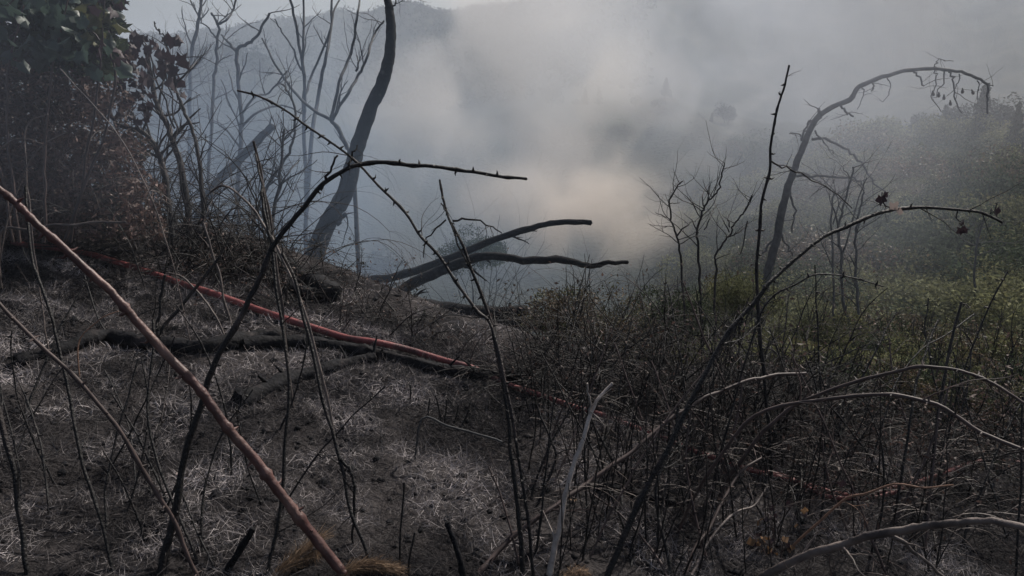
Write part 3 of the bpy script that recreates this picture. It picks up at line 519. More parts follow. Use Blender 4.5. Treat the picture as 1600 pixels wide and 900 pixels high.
for name, label, d, lines in BG:
    W, _, _ = path3(lines[0][0], d, 0, None, True); C = smooth_path(W, 5); base = Vector(C[0]); C0 = C[0]
    root = empty(name, base, label, 'tree'); m = M['greyw'] if d > 6 else M['twig']
    mb = MB(); rad = np.linspace(lines[0][1], lines[0][2], len(C)) / 2 * d / FPX * (.7 if px_right(lines) else .9); C = C - C0 + nr.normal(size=C.shape) * 0.004 * d / 5
    tube(mb, C, rad, 8, 0.08); mb.build('trunk', m, root)
    tb = MB(); allp = [(C[i], rad[i]) for i in range(len(C) // 3, len(C))]
    for pts, a, b in lines[1:]:
        Q = smooth_path([np.array(P(p[0], p[1], d + (0.25 if k else 0) * ((k * 7) % 3 - 1)) - base) for k, p in enumerate(pts)], 4); Q = Q + nr.normal(size=Q.shape) * 0.003 * d / 5
        rr = np.linspace(a, b, len(Q)) / 2 * d / FPX * (.75 if px_right(lines) else .9); bm_ = MB(); tube(bm_, Q, rr, 6, 0.08); bm_.build('branch', m, root); allp += [(Q[i], rr[i]) for i in range(1, len(Q))]
    for k in range(0 if name == 'snag' else (16 if d < 9.9 else 12)):
        q, r = rng.choice(allp); v = rdir(); v[2] = abs(v[2]) * 0.8 + 0.2; v[1] *= 0.5
        grow(tb, q, v, d * rng.uniform(0.02, 0.07), r * 0.5, 1, 3, 0.1, 0.2, 4, tip=0.4)
    if tb.n: tb.build('twigs', m, root, kind='stuff')
# ---------------------------------------------------------------- leaves as parts
def leaf_mesh(m, lobes=5, seed=0, jag=0.35):
    q = random.Random(seed); n = lobes * 3; V = [(0, 0, 0)]
    for i in range(n):
        a = -math.pi / 2 + 2 * math.pi * (i + 0.5) / n; r = (1.0 if i % 3 == 1 else 0.72) * (1 + q.uniform(-.15, .15))
        if i in (0, n - 1): r *= 0.6
        V.append((r * math.cos(a) * 0.5, 0.5 + r * math.sin(a) * 0.55, abs(math.cos(a)) * r * 0.16 * q.uniform(.5, 1.5) - 0.1 * (math.sin(a) * r) ** 2))
    F = [(0, i + 1, (i + 1) % n + 1) for i in range(n)]; V[0] = (0, 0.45, -0.03)
    mb = MB(); mb.add(V, F); return mb.mesh('leaf', m, True)
LV = [leaf_mesh(M['vine'], 5, s) for s in range(3)] + [leaf_mesh(M['olive'], 5, 9)]
LW = [leaf_mesh(M['wilt'], 5, s + 20) for s in range(3)]
def put_leaf(parent, me, p, size, droop=1.0, rx=None):
    o = bpy.data.objects.new('leaf', me); col.objects.link(o); o.parent = parent; o.location = p - parent.location
    o.rotation_euler = (R(rng.uniform(-150, -60)) if rx is None else rx, R(rng.uniform(-50, 50)), R(rng.uniform(-180, 180))); o.scale = (size, size, size * rng.uniform(.6, 1.6)); return o
vb = P(60, 380, 4.3); vb.z = h(vb.x, vb.y) - .02
vine = empty('climbing_vine', vb, 'green leafy vine hanging over the top of the brown bush in the upper left corner', 'vine')
mb = MB()
for (a, b, c) in [((30, 380), (10, 150), (35, 10)), ((70, 380), (75, 160), (110, -20)), ((110, 380), (150, 160), (165, -10)), ((20, 380), (-20, 100), (60, -60)), ((100, 380), (180, 130), (130, 30)), ((15, 60), (28, 40), (-20, -30))]:
    Q = smooth_path([np.array(P(*a, 4.3) - vb), np.array(P(*b, 4.2) - vb), np.array(P(*c, 4.1) - vb)], 10); Q += nr.normal(size=Q.shape) * .004
    tube(mb, Q, np.linspace(.008, .004, len(Q)), 6)
mb.build('stem', M['brown'], vine)
HOLES = [(12, 33, 8), (30, 46, 5), (46, 32, 4), (28, 60, 4)]
k = 0
while k < 290:
    x = rng.uniform(-30, 200); y = rng.uniform(-25, 125)
    if x > 185 + 8 * math.sin(y * .2) or y > 75 + 35 * (x / 200) + rng.uniform(-25, 20): continue
    if any((x - a) ** 2 + (y - b) ** 2 < (c + 9) ** 2 for a, b, c in HOLES): continue
    g = ((x - 150) ** 2 / 900 + (y - 30) ** 2 / 1200) < 1
    put_leaf(vine, LV[3] if g and rng.random() < .6 else (LV[k % 3] if x < 150 or rng.random() < .4 else LW[k % 3]), P(x, y, rng.uniform(3.9, 4.8)), rng.uniform(.065, .11)); k += 1
C = []
while len(C) < 5200:
    x = rng.uniform(-30, 200); y = rng.uniform(-30, 135)
    if x > 188 + 8 * math.sin(y * .2) or y > 80 + 35 * (x / 200) + rng.uniform(-25, 20): continue
    if any((x - a) ** 2 + (y - b) ** 2 < c ** 2 for a, b, c in HOLES): continue
    C.append(P(x, y, rng.uniform(4.3, 5.2)) - vb)
mb = MB(); leafquads(mb, C, .034); mb.build('small_leaves', M['dshrub'], vine, smooth=False, kind='stuff')
wb = P(290, 392, 5.2); wb.z = h(wb.x, wb.y)
wv = empty('wilted_vine', wb, 'vine with dark purplish wilted leaves on the sapling at upper left', 'vine')
mb = MB()
for (a, b, c) in [((300, 390), (275, 200), (262, 70)), ((270, 200), (235, 90), (215, 55)), ((262, 70), (245, 45), (240, 35))]:
    Q = smooth_path([np.array(P(*a, 5.15) - wb), np.array(P(*b, 5.1) - wb), np.array(P(*c, 5.1) - wb)], 8); Q += nr.normal(size=Q.shape) * .01
    tube(mb, Q, np.linspace(.007, .004, len(Q)), 5)
mb.build('stem', M['twig'], wv)
LP = [(219, 50, .09), (228, 52, .07), (244, 62, .09), (250, 70, .1), (256, 54, .07), (270, 52, .1), (276, 50, .08), (284, 62, .06), (262, 72, .1), (270, 80, .1), (284, 80, .1), (288, 92, .1), (276, 98, .09), (268, 112, .13), (272, 118, .1), (262, 105, .09)]
for k in range(48): LP.append((rng.gauss(222, 24), rng.gauss(92, 24), rng.uniform(.05, .09)))
for k in range(45): LP.append((rng.uniform(180, 235), rng.uniform(110, 185), rng.uniform(.04, .08)))
for k, (x, y, s) in enumerate(LP):
    if y < 40: continue
    put_leaf(wv, LW[k % 3], P(x, y, rng.uniform(4.9, 5.3)), s * 1.05, rx=R(rng.uniform(-140, -70)))
# dry leaves on the high arch
ar = [x for x in col.objects if x.name.startswith('arching_bramble') and 'high over' in x['label']][0]
PL = leaf_mesh(M['peel'], 4, 31)
fw = Vector((0, math.cos(PITCH), -math.sin(PITCH))); dt = G(946, 900) + 0.5
for (x, y, s, me) in [(1378, 302, .045, 0), (1386, 297, .035, 0), (1396, 312, .045, 1), (1402, 325, .032, 1), (1505, 340, .035, 0), (1500, 352, .04, 0), (1512, 353, .035, 0), (1557, 322, .04, 0), (1549, 324, .02, 0)]:
    lf = put_leaf(ar, PL if me else LW[0], P(x, y, dt - .13), s, rx=R(-95)); 
    if me: lf['label'] = 'pale curled leaf catching the sun'
# ---------------------------------------------------------------- left bush
bb = P(90, 370, 4.7); bb.z = h(bb.x, bb.y) - .02
bush = empty('bramble_bush', bb, 'large dense brown dried bramble bush filling the left side above the hose', 'bush')
mb = MB()
def in_bush(x, y): return x < 195 + max(0, y - 150) * 0.38 + 14 * math.sin(y * .09) and y > 80 - 0.1 * x
for k in range(170):
    x = rng.uniform(-60, 250); y0 = rng.uniform(345, 385) - (30 if x > 200 else 0); y0 -= 12; d = G(x, y0)
    p = P(x, y0, d); p.z = h(p.x, p.y) - .02; v = rdir(); v[2] = abs(v[2]) * 1.5 + .7; v[1] *= .4
    if x > 170: v[0] = -abs(v[0]) - .1
    Lg = rng.uniform(.35, 1.25) * (0.55 if x > 190 else 1)
    grow(mb, np.array(p - bb), v, Lg, rng.uniform(.003, .008), 2, 4, -0.35, .13, 5, .8)
mb.build('stems', M['brown'], bush, kind='stuff')
C = []
while len(C) < 27000:
    x = rng.uniform(-60, 260); y = rng.uniform(70, 375)
    if not in_bush(x, y): continue
    dens = vnoise(x * .045, y * .045) + .5; edge = in_bush(x + 35, y)
    if rng.random() > (.25 + dens) * (1 if edge else .45): continue
    C.append(P(x, y, rng.uniform(4.7, 6.0)) - bb)
mb = MB(); leafquads(mb, C, .021); mb.build('dead_leaves', M['brownleaf'], bush, smooth=False, kind='stuff')
# curved thin dry stalks over the bush
mb = MB()
for k in range(260):
    x = rng.uniform(-40, 250); y = rng.uniform(130, 375); d = rng.uniform(4.6, 5.2)
    if not in_bush(x, y): continue
    v = rdir(); v[2] += .5; grow(mb, np.array(P(x, y, d) - bb), v, rng.uniform(.15, .5), .0022, 0, 0, -0.6, .1, 3, seg=.04)
mb.build('dry_stalks', M['pale'], bush, kind='stuff')
# ---------------------------------------------------------------- twig thickets
def thicket(name, label, region, n, dr, L, r, m, lev=2, kids=3, up=.15, spread=.8, cat='thicket', fl=0, droop=-0.25):
    x0, x1, y0, y1 = region; c = P((x0 + x1) / 2, y1, (dr[0] + dr[1]) / 2); c.z = h(c.x, c.y)
    root = empty(name, c, label, cat); mb = MB(); J = []
    for k in range(n):
        d = rng.uniform(*dr); p = P(rng.uniform(x0, x1), rng.uniform(y0, y1), d); p.z = h(p.x, p.y) - .03
        v = rdir(); v[2] = abs(v[2]) * 1.4 + up; grow(mb, np.array(p - c), v, rng.uniform(*L), rng.uniform(*r), lev, kids, droop, .13, 5, spread, joint=J)
    mb.build('stems', M[m], root, kind='stuff')
    if fl:
        Q = np.array([J[i] for i in nr.randint(0, len(J), fl)]) + nr.normal(size=(fl, 3)) * .015
        lb = MB(); leafquads(lb, Q, .012); lb.build('dry_leaves', M['brownleaf'], root, smooth=False, kind='stuff')
    return root
thicket('twig_thicket', 'airy thicket of fine bare twigs between the left bush and the charred trunk', (200, 450, 330, 420), 170, (5.0, 7.0), (.5, 1.5), (.003, .008), 'twig', 2, 4)
thicket('twig_thicket', 'tangle of long thin bowed brambles crossing in front of the blue smoke at upper left', (215, 470, 350, 420), 75, (4.6, 5.6), (.8, 1.7), (.003, .006), 'twig', 2, 4, up=.3, droop=-.75)
thicket('twig_thicket', 'low dark thicket of bare twigs on the crest just above the hose at left', (230, 480, 370, 440), 70, (4.9, 5.6), (.2, .55), (.003, .007), 'twig', 2, 4, fl=900)
thicket('twig_thicket', 'black twig litter and sprigs on the bank around the two short logs', (330, 700, 425, 530), 190, (4.3, 5.6), (.12, .4), (.002, .007), 'twig', 2, 4, up=-.1, fl=1500)
thicket('twig_thicket', 'thin dead sprigs along the crest at the centre below the fallen trunks', (700, 860, 540, 590), 45, (3.9, 4.5), (.15, .4), (.002, .005), 'brown', 2, 3)
thicket('twig_thicket', 'dense black thicket of burnt twigs behind the stalks at centre right', (830, 1060, 545, 640), 230, (3.7, 4.6), (.25, .8), (.003, .007), 'twig', 2, 5, up=.05, fl=1200)
thicket('twig_thicket', 'dense black thicket of burnt twigs under the curved dead tree', (1050, 1290, 570, 690), 280, (3.3, 4.5), (.25, .8), (.003, .008), 'twig', 2, 5, up=.05, fl=1800)
thicket('twig_thicket', 'dark low thicket of burnt twigs behind the hose at lower right', (1270, 1540, 620, 720), 180, (3.1, 4.2), (.15, .5), (.002, .006), 'twig', 2, 5, up=.05, fl=2500)
thicket('twig_thicket', 'dark brush of burnt twigs between the hose and the right edge', (1480, 1690, 650, 725), 170, (3.5, 4.4), (.25, .75), (.002, .006), 'twig', 2, 5, up=.05, fl=2500)
thicket('twig_thicket', 'loose dead twigs around the pale branch in the bottom right corner', (1250, 1660, 740, 880), 60, (2.1, 2.9), (.12, .4), (.0015, .004), 'brown', 2, 3)
# bowed sunlit grass stems in the thickets
mb = MB()
for k in range(420):
    x = rng.uniform(820, 1600); y = rng.uniform(560, 800) + max(0, x - 1100) * .08; d = G(x, y) * rng.uniform(.86, .99)
    v = np.array([rng.choice([-1, 1]) * rng.uniform(.4, 1), rng.uniform(-.3, .3), rng.uniform(.1, .7)])
    grow(mb, np.array(P(x, y, d)), v, rng.uniform(.1, .45), rng.uniform(.0012, .0022), 0, 0, -0.5, .12, 3, seg=.03)
tag(mb.build('fallen_twigs', M['pale']), 'pale thin fallen twigs strewn through the dark brush at right', 'twigs', kind='stuff')
# ---------------------------------------------------------------- upright burnt stalks
proto = []
for v_ in range(10):
    mb = MB(); q = random.Random(100 + v_)
    grow(mb, (0, 0, -.03), (q.uniform(-.2, .2), q.uniform(-.1, .1), 1), 1.0, .0065, 1, q.choice([1, 2, 3]), .0, .07, 6, .7, tip=.4, R_=q)
    proto.append(mb.mesh('stalk', M['twig']))
cnt = 0
while cnt < 115:
    x = rng.uniform(815, 1480); y = rng.uniform(640, 905)
    if x < 860 and y > 760: continue
    if x > 1250 and rng.random() < .4: continue
    d = G(x, y); p = P(x, y, d); p.z = h(p.x, p.y)
    o = bpy.data.objects.new('burnt_stalk', proto[cnt % 10]); col.objects.link(o); o.location = p; s = rng.uniform(.28, .62)
    o.scale = (s * 1.15, s * 1.15, s); o.rotation_euler = (rng.uniform(-.15, .25), rng.uniform(-.3, .35), rng.uniform(0, 6.28))
    tag(o, 'thin upright burnt stalk standing in the ash among many alike at lower right', 'stalk', 'burnt stalks at lower right'); cnt += 1
# ---------------------------------------------------------------- ash grass
def ground_pts(n, x0, x1, y0, y1, cond=None):
    X = nr.uniform(x0, x1, n); Y = nr.uniform(y0, y1, n); keep = Y < np.interp(X, CX, CY) + .5
    keep &= np.abs(X) < Y * .78 + .4; keep &= ~((Y > np.interp(X, [-6, -3, -1.4, -.35, .4], [4.6, 4.55, 4.6, 4.1, 3.9]) + .1 + nr.rand(n) * .5) & (nr.rand(n) < .88)); keep &= ~((X > 1.2) & (Y > 3.35 + nr.rand(n) * .5))
    X = X[keep]; Y = Y[keep]; return X, Y
X, Y = ground_pts(760000, -6, 5, 1.5, 8.0)
dn = fbm(X * 2.2 + 3, Y * 2.2, 3) + .5; keep = nr.rand(len(X)) < np.clip(dn * 1.4 + .25, .4, 1) * np.clip(4.0 / (Y + .5), .25, 1); X = X[keep]; Y = Y[keep]
KP = np.concatenate(KEEP); dm_ = np.full(len(X), 9.0)
for q in KP: dm_ = np.minimum(dm_, np.hypot(X - q[0], Y - q[1]))
X = X[dm_ > .055]; Y = Y[dm_ > .055]
Z = H(X, Y); n = len(X); dv = nr.normal(size=(n, 3)); dv[:, 2] = np.abs(dv[:, 2]) * .45 + .12
ln = nr.uniform(.02, .075, n); mb = MB()
strips(mb, np.stack([X, Y, Z], 1), dv, ln, nr.uniform(.0012, .0027, n) * np.clip(Y / 3, .7, 1.6), nr.uniform(-1.0, 1.0, n))
tag(mb.build('singed_grass', M['ash'], smooth=False), 'curly ash grey singed grass matted over the burnt slope', 'grass', kind='stuff')
print('grass', n)
# charcoal crumbs / clods
X, Y = ground_pts(9000, -6, 5, 1.5, 7.5); Z = H(X, Y); mb = MB()
oct_ = np.array([[1, 0, 0], [-1, 0, 0], [0, 1, 0], [0, -1, 0], [0, 0, .7], [0, 0, -.5]]); fo = np.array([[0, 2, 4], [2, 1, 4], [1, 3, 4], [3, 0, 4], [2, 0, 5], [1, 2, 5], [3, 1, 5], [0, 3, 5]])
for x, y, z in zip(X, Y, Z):
    s = rng.uniform(.004, .02) * (1 if rng.random() < .9 else 1.8); mb.add(oct_ * s * nr.uniform(.6, 1.4, (6, 3)) + [x, y, z], fo)
tag(mb.build('charcoal_litter', M['char'], smooth=False), 'black charcoal crumbs and clods scattered in the ash', 'litter', kind='stuff')
# ---------------------------------------------------------------- straw tufts
def tuft(label, line, nst, L, spread):
    b = P(line[0][0], line[0][1], G(*line[0])); b.z = h(b.x, b.y)
    root = empty('straw_tuft', b, label, 'straw'); mb = MB()
    Q = smooth_path([np.array(P(x, y, G(min(x, 1600), min(y, 903)) - k) - b) for x, y, k in line2], 8)
    idx = nr.randint(0, len(Q) - 1, nst); dirs = np.diff(Q, axis=0)[idx]; dirs /= np.linalg.norm(dirs, axis=1)[:, None]
    dirs = dirs + nr.normal(size=dirs.shape) * spread; dirs[:, 2] += .1
    strips(mb, Q[idx] + nr.normal(size=(nst, 3)) * .006, dirs, nr.uniform(L * .4, L, nst), nr.uniform(.001, .0022, nst), nr.uniform(-.5, .5, nst))
    strips(mb, Q[idx] * [1, 1, .6], np.stack([nr.normal(size=nst) * .3, nr.normal(size=nst) * .3, -np.ones(nst)], 1), nr.uniform(L * .3, L, nst), nr.uniform(.001, .002, nst), nr.uniform(-.4, .4, nst))
    mb.build('stalks', M['tan'], root, smooth=False, kind='stuff')
for label, line2, nst, L, sp in [
    ('orange dry straw plume leaning up against the foot of the reddish cane', [(430, 903, .02), (452, 880, .06), (475, 860, .1), (500, 842, .14)], 500, .07, .22),
    ('low mound of orange dry straw at the bottom edge right of the cane foot', [(530, 898, .03), (560, 884, .06), (590, 882, .06), (625, 892, .03)], 800, .06, .3),
    ('small orange scorched sprig at the bottom edge right of centre', [(880, 900, .02), (900, 892, .04), (922, 898, .02)], 260, .03, .8)]:
    tuft(label, [(line2[0][0], 900)], nst, L, sp)
# rusty leaf sprig at bottom right
sb = P(1212, 870, G(1212, 870)); sprig = empty('leafy_sprig', sb, 'small sprig of curled yellow brown leaves at bottom right before the pale branch', 'plant')
mb = MB(); J = []
for k in range(7): grow(mb, (rng.uniform(-.04, .04), rng.uniform(-.03, .03), -.02), (rng.uniform(-.5, .5), rng.uniform(-.3, .3), 1), rng.uniform(.15, .32), .002, 1, 3, 0, .15, 4, joint=J)
mb.build('stems', M['brown'], sprig)
LR = [leaf_mesh(mat('curled_tan_leaf', (.22, .13, .07), .6, .3, .3, 30, trans=.3), 4, 41), leaf_mesh(M['wilt'], 4, 42)]
for k in range(34): 
    q = J[rng.randrange(len(J))]; put_leaf(sprig, LR[k % 2], Vector(q) + sb, rng.uniform(.02, .04))
# single leaf on the ash
lf = bpy.data.objects.new('fallen_leaf', LR[0].copy()); col.objects.link(lf); dd_ = G(903, 789); lf.location = P(903, 789, dd_) + Vector((0, 0, .012)); lf.scale = (.03, .04, .03); lf.rotation_euler = (.2, .1, 1.2)
tag(lf, 'single pale dry leaf lying on the ash below the crooked pale stick', 'leaf')
# ---------------------------------------------------------------- hose
HP = [(20, 383), (40, 387), (90, 393), (133, 401), (177, 413), (233, 430), (283, 447), (333, 465), (397, 487), (443, 503), (493, 520), (543, 533), (587, 541), (633, 551), (667, 560), (697, 569), (740, 582), (790, 600), (840, 617), (893, 634), (943, 652), (987, 666), (1040, 688), (1087, 707), (1127, 721), (1167, 735), (1210, 744), (1260, 757), (1300, 770), (1333, 774), (1367, 771), (1400, 763), (1427, 756), (1453, 748), (1483, 736), (1520, 723), (1550, 720), (1600, 723), (1680, 735)]
W = []
for x, y in HP:
    d = G(min(x, 1600), y + 4) ; d = min(d, 5.4); q = P(x, y, d); q.z = max(q.z, h(q.x, q.y) + .012) + (.018 if x < 760 else -.004); W.append(q)
hz = [q.z for q in W]
C = smooth_path(W, 5); base = Vector(C[0]); root = empty('fire_hose', base, 'long red fire hose running over the burnt slope from left edge down to the right', 'hose')
n = len(C); mb = MB(); ds = [(Vector(c) - Vector((0, 0, EYE))).dot(fw) for c in C]
tube(mb, C - C[0], np.interp(np.linspace(0, 1, n), [0, .2, .42, .7, 1], [.018, .021, .017, .011, .010]), 12, .02); mb.build('hose_tube', M['hose'], root)
HP2 = [(1195, 739), (1230, 748), (1262, 764), (1290, 778), (1330, 781), (1370, 779), (1400, 770), (1422, 760)]
W = [P(x, y, G(x, y + 3)) + Vector((0, 0, .008)) for x, y in HP2]; C = smooth_path(W, 5)
root = empty('fire_hose', Vector(C[0]), 'short second loop of red hose lying just below the long hose at lower right', 'hose'); mb = MB(); tube(mb, C - C[0], .010, 10, .02); mb.build('hose_tube', M['hose'], root)
# ---------------------------------------------------------------- hillside shrubs, trees
def shrub_mesh(m, n, seed, ls, flat=.8):
    global nr; st = np.random.RandomState(seed); C = []
    lob = [(st.uniform(-.6, .6), st.uniform(-.6, .6), st.uniform(.25, .75) * flat, st.uniform(.28, .5)) for _ in range(9)]
    while len(C) < n:
        a = lob[st.randint(9)]; v = st.normal(size=3); v /= np.linalg.norm(v); v *= a[3] * st.uniform(.6, 1.05); p = np.array(a[:3]) + v
        if p[2] > -.1: C.append(p)
    mb = MB(); leafquads(mb, C, ls); return mb.mesh('shrub', m, False)
SG = [shrub_mesh(M['shrub'], 7000, 1, .028), shrub_mesh(M['shrub'], 7000, 2, .026), shrub_mesh(M['dshrub'], 7000, 3, .028), shrub_mesh(M['rust'], 5000, 4, .026)]
st = random.Random(77); c1 = 0
while c1 < 290:
    az = R(st.uniform(14, 42)); r = 8 * (95 / 8) ** st.random(); x = r * math.sin(az); y = r * math.cos(az)
    if math.degrees(az) < 22 and r < 14: continue
    o = bpy.data.objects.new('green_shrub', SG[st.choice([0, 0, 1, 2, 2, 3])]); col.objects.link(o)
    s = st.choice([.45, .7, .9, 1.25]) * (.8 + r / 26) * (0.5 if r < 12 else 1.0); o.location = (x, y, h(x, y) - .15 * s); o.scale = (s, s, s * st.uniform(.6, 1.1)); o.rotation_euler = (0, 0, st.uniform(0, 6.28))
    tag(o, 'green shrub among many alike on the hazy hillside at right', 'shrub', 'green shrubs on the hillside at right'); c1 += 1
# nearer leafy shrubs
for k, (px, py, d, s, mi, label) in enumerate([
    (1270, 640, 7.0, .62, 1, 'greyish leafy shrub just right of the upright thorny stem'),
    (1340, 610, 7.6, .6, 3, 'rusty leafy shrub at the feet of the three dead saplings'),
    (1405, 600, 8.0, .75, 3, 'widest rusty leafy shrub with sun glints on its leaves at right'),
    (1460, 620, 7.2, .6, 3, 'rusty leafy shrub behind the two dark leaning stems'),
    (1530, 640, 7.4, .75, 0, 'bright green leafy shrub near the right edge'),
    (1590, 680, 6.4, .7, 1, 'leafy green shrub cut by the right edge'),
    (1400, 660, 6.0, .45, 2, 'small dark shrub under the sunlit bramble arch'),
    (1510, 700, 5.6, .5, 3, 'small reddish shrub above the right end of the hose'),
    (1395, 668, 4.35, .30, 3, 'low reddish leafy clump on the crest under the two bramble arches'),
    (1445, 665, 4.5, .34, 2, 'dark leafy clump on the crest between the leaning dark stems'),
    (1500, 670, 4.4, .33, 3, 'reddish leafy clump on the crest right of the leaning dark stems'),
    (1552, 675, 4.5, .36, 0, 'olive leafy clump on the crest near the right edge'),
    (1600, 690, 4.4, .38, 2, 'dark leafy clump on the crest cut by the right edge'),
    (1340, 655, 4.4, .3, 2, 'dark leafy clump on the crest below the dead saplings'),
    (1560, 690, 5.4, .5, 1, 'low grey green shrub behind the dark brush at the right edge'),
    (1450, 670, 5.6, .45, 0, 'small olive shrub between the rusty shrubs and the dark brush'),
    (1040, 520, 5.6, .42, 2, 'round dark green shrub on the crest left of the upright thorny stem'),
    (900, 540, 5.8, .55, 3, 'brownish twiggy shrub on the crest right of the fallen trunks'),
    (960, 560, 5.3, .42, 3, 'low brown shrub between the round green shrub and the fallen trunks'),
    (745, 420, 9.5, .55, 2, 'small dark leafy bush in smoke beside the sunlit pale cane top'),
    (1165, 480, 6.2, .38, 0, 'small yellowish green shrub behind the upright thorny stem'),
    ]):
    p = P(px, py, d); sc = s
    root = empty('leafy_shrub', (p.x, p.y, h(p.x, p.y)), label, 'shrub')
    lift = max(0, p.z - h(p.x, p.y) )
    o = bpy.data.objects.new('foliage', SG[mi]); col.objects.link(o); o.parent = root; o.scale = (sc, sc, sc * .95); o.location = (0, 0, lift); o.rotation_euler = (0, 0, k)
    mb = MB()
    for j in range(14): grow(mb, (rng.uniform(-.2, .2) * sc, rng.uniform(-.2, .2) * sc, -.05), (rng.uniform(-.4, .4), rng.uniform(-.4, .4), 1.2), lift + sc * rng.uniform(.7, 1.35), .007, 1, 4, 0, .12, 5)
    mb.build('branches', M['twig'], root, kind='stuff')
# ground cover on the slope
n = 110000; az = np.radians(nr.uniform(9, 46, n)); r = 5.0 * (60 / 5.0) ** nr.rand(n); X = r * np.sin(az); Y = r * np.cos(az)
k = (Y > np.interp(X, CX, CY) + .3); X = X[k]; Y = Y[k]; r = r[k]; mb = MB()
leafquads(mb, np.stack([X, Y, H(X, Y) + nr.rand(len(X)) * .16], 1), (.012 + .002 * r) * nr.uniform(.6, 1.4, len(r)))
tag(mb.build('ground_cover', M['shrub'], smooth=False), 'low green and brown ground cover on the hillside below the shrubs', 'ground cover', kind='stuff')
# pines and far trees
def pine_mesh(seed, bare=False):
    q = np.random.RandomState(seed); C = []
    for k in range(1500):
        z = q.uniform(.15, 1); w_ = (1.05 - z) * .34 * (.8 + .3 * math.sin(z * 23 + seed * 5) * math.sin(z * 61)) + .02; a = q.uniform(0, 6.28); w_ *= 1 + .45 * math.sin(a * 2 + z * 17 + seed) * math.sin(z * 37); rr = w_ * math.sqrt(q.rand()); C.append((rr * math.cos(a), rr * math.sin(a), z - rr * .25))
    mb = MB(); leafquads(mb, C, .03); return mb.mesh('crown', M['pine'], False)
def round_mesh(seed):
    q = np.random.RandomState(seed); C = []
    lob = [(q.uniform(-.3, .3), q.uniform(-.3, .3), q.uniform(.4, .8), q.uniform(.18, .3)) for _ in range(10)]
    for k in range(1500): a = lob[q.randint(10)]; v = q.normal(size=3); v *= a[3] / np.linalg.norm(v) * q.uniform(.6, 1); C.append(np.array(a[:3]) + v)
    mb = MB(); leafquads(mb, C, .035); return mb.mesh('crown', M['pine'], False)
mb = MB(); tube(mb, [(0, 0, -.05), (0, 0, .5), (.01, 0, .98)], [.022, .015, .003], 7); TR = mb.mesh('trunk', M['greyw'])
PM = [pine_mesh(1), pine_mesh(2), round_mesh(3), round_mesh(4)]
def far_tree(px, r, hpx, kind, label, group=None, name='pine_tree'):
    a, _ = azel(px, 450); a = R(a); x = r * math.sin(a); y = r * math.cos(a); hh = hpx / FPX * r
    root = empty(name, (x, y, h(x, y) - .05), label, 'tree', group); s = hh
    for nm, me in (('trunk', TR), ('crown', PM[kind])):
        o = bpy.data.objects.new(nm, me); col.objects.link(o); o.parent = root; o.scale = (s, s, s); o.rotation_euler = (.04 * math.sin(px * 3), .05 * math.sin(px), px); o.scale = (s * (1 + .25 * math.sin(px * 1.7)), s, s)
for px, r, hp, kd, lb in [(1440, 78, 62, 0, 'hazy pine with a pointed top left of the middle pines on the right hillside'), (1462, 84, 50, 3, 'low round headed tree between two pines on the right hillside'), (1495, 74, 84, 1, 'tallest hazy pine on the right hillside below the arched tree tip'),
    (1512, 90, 55, 2, 'round headed tree beside the tallest pine on the right hillside'), (1548, 70, 70, 0, 'ragged pine near the right edge on the hazy hillside'), (1590, 60, 96, 1, 'pine cut by the right edge on the hazy hillside'), (1405, 98, 40, 3, 'small faint tree leftmost on the right hillside')]:
    far_tree(px, r, hp, kd, lb)
for px, r, hp, kd, lb in [(425, 100, 62, 2, 'round dark tree on the near ridge just left of the parallel bare stems'), (345, 96, 75, 3, 'tall blue dark tree on the near ridge behind the bare saplings'), (395, 105, 45, 3, 'low round tree on the near ridge between two darker trees'), (280, 98, 50, 2, 'dark tree on the near ridge beside the wilted leaves'), (600, 60, 70, 2, 'faint tree in thick smoke behind the charred trunk')]:
    far_tree(px, r, hp, kd, lb, name='ridge_tree')
st = random.Random(5)
for k in range(14):
    px = st.uniform(850, 1130); far_tree(px, st.uniform(112, 122), st.uniform(10, 34), (1, 2, 3)[k % 3], 'faint tree on the ridge inside the smoke above the centre', 'faint trees on the smoky ridge')
# wood on the far ridge: one mass
C = []
for k in range(6500):
    a = R(st.uniform(-42, 10)); r = R2 * st.uniform(.5, .985); x = r * math.sin(a); y = r * math.cos(a); C.append((x, y, h(x, y) + st.uniform(-1.2, 0.6)))
mb = MB(); C = np.array(C); leafquads(mb, np.repeat(C, 16, 0) + nr.normal(size=(len(C) * 16, 3)) * [1.3, 1.3, .8], .9)
tag(mb.build('ridge_woodland', M['farwood'], smooth=False), 'far woodland covering the ridge below the sky', 'woodland', kind='stuff')
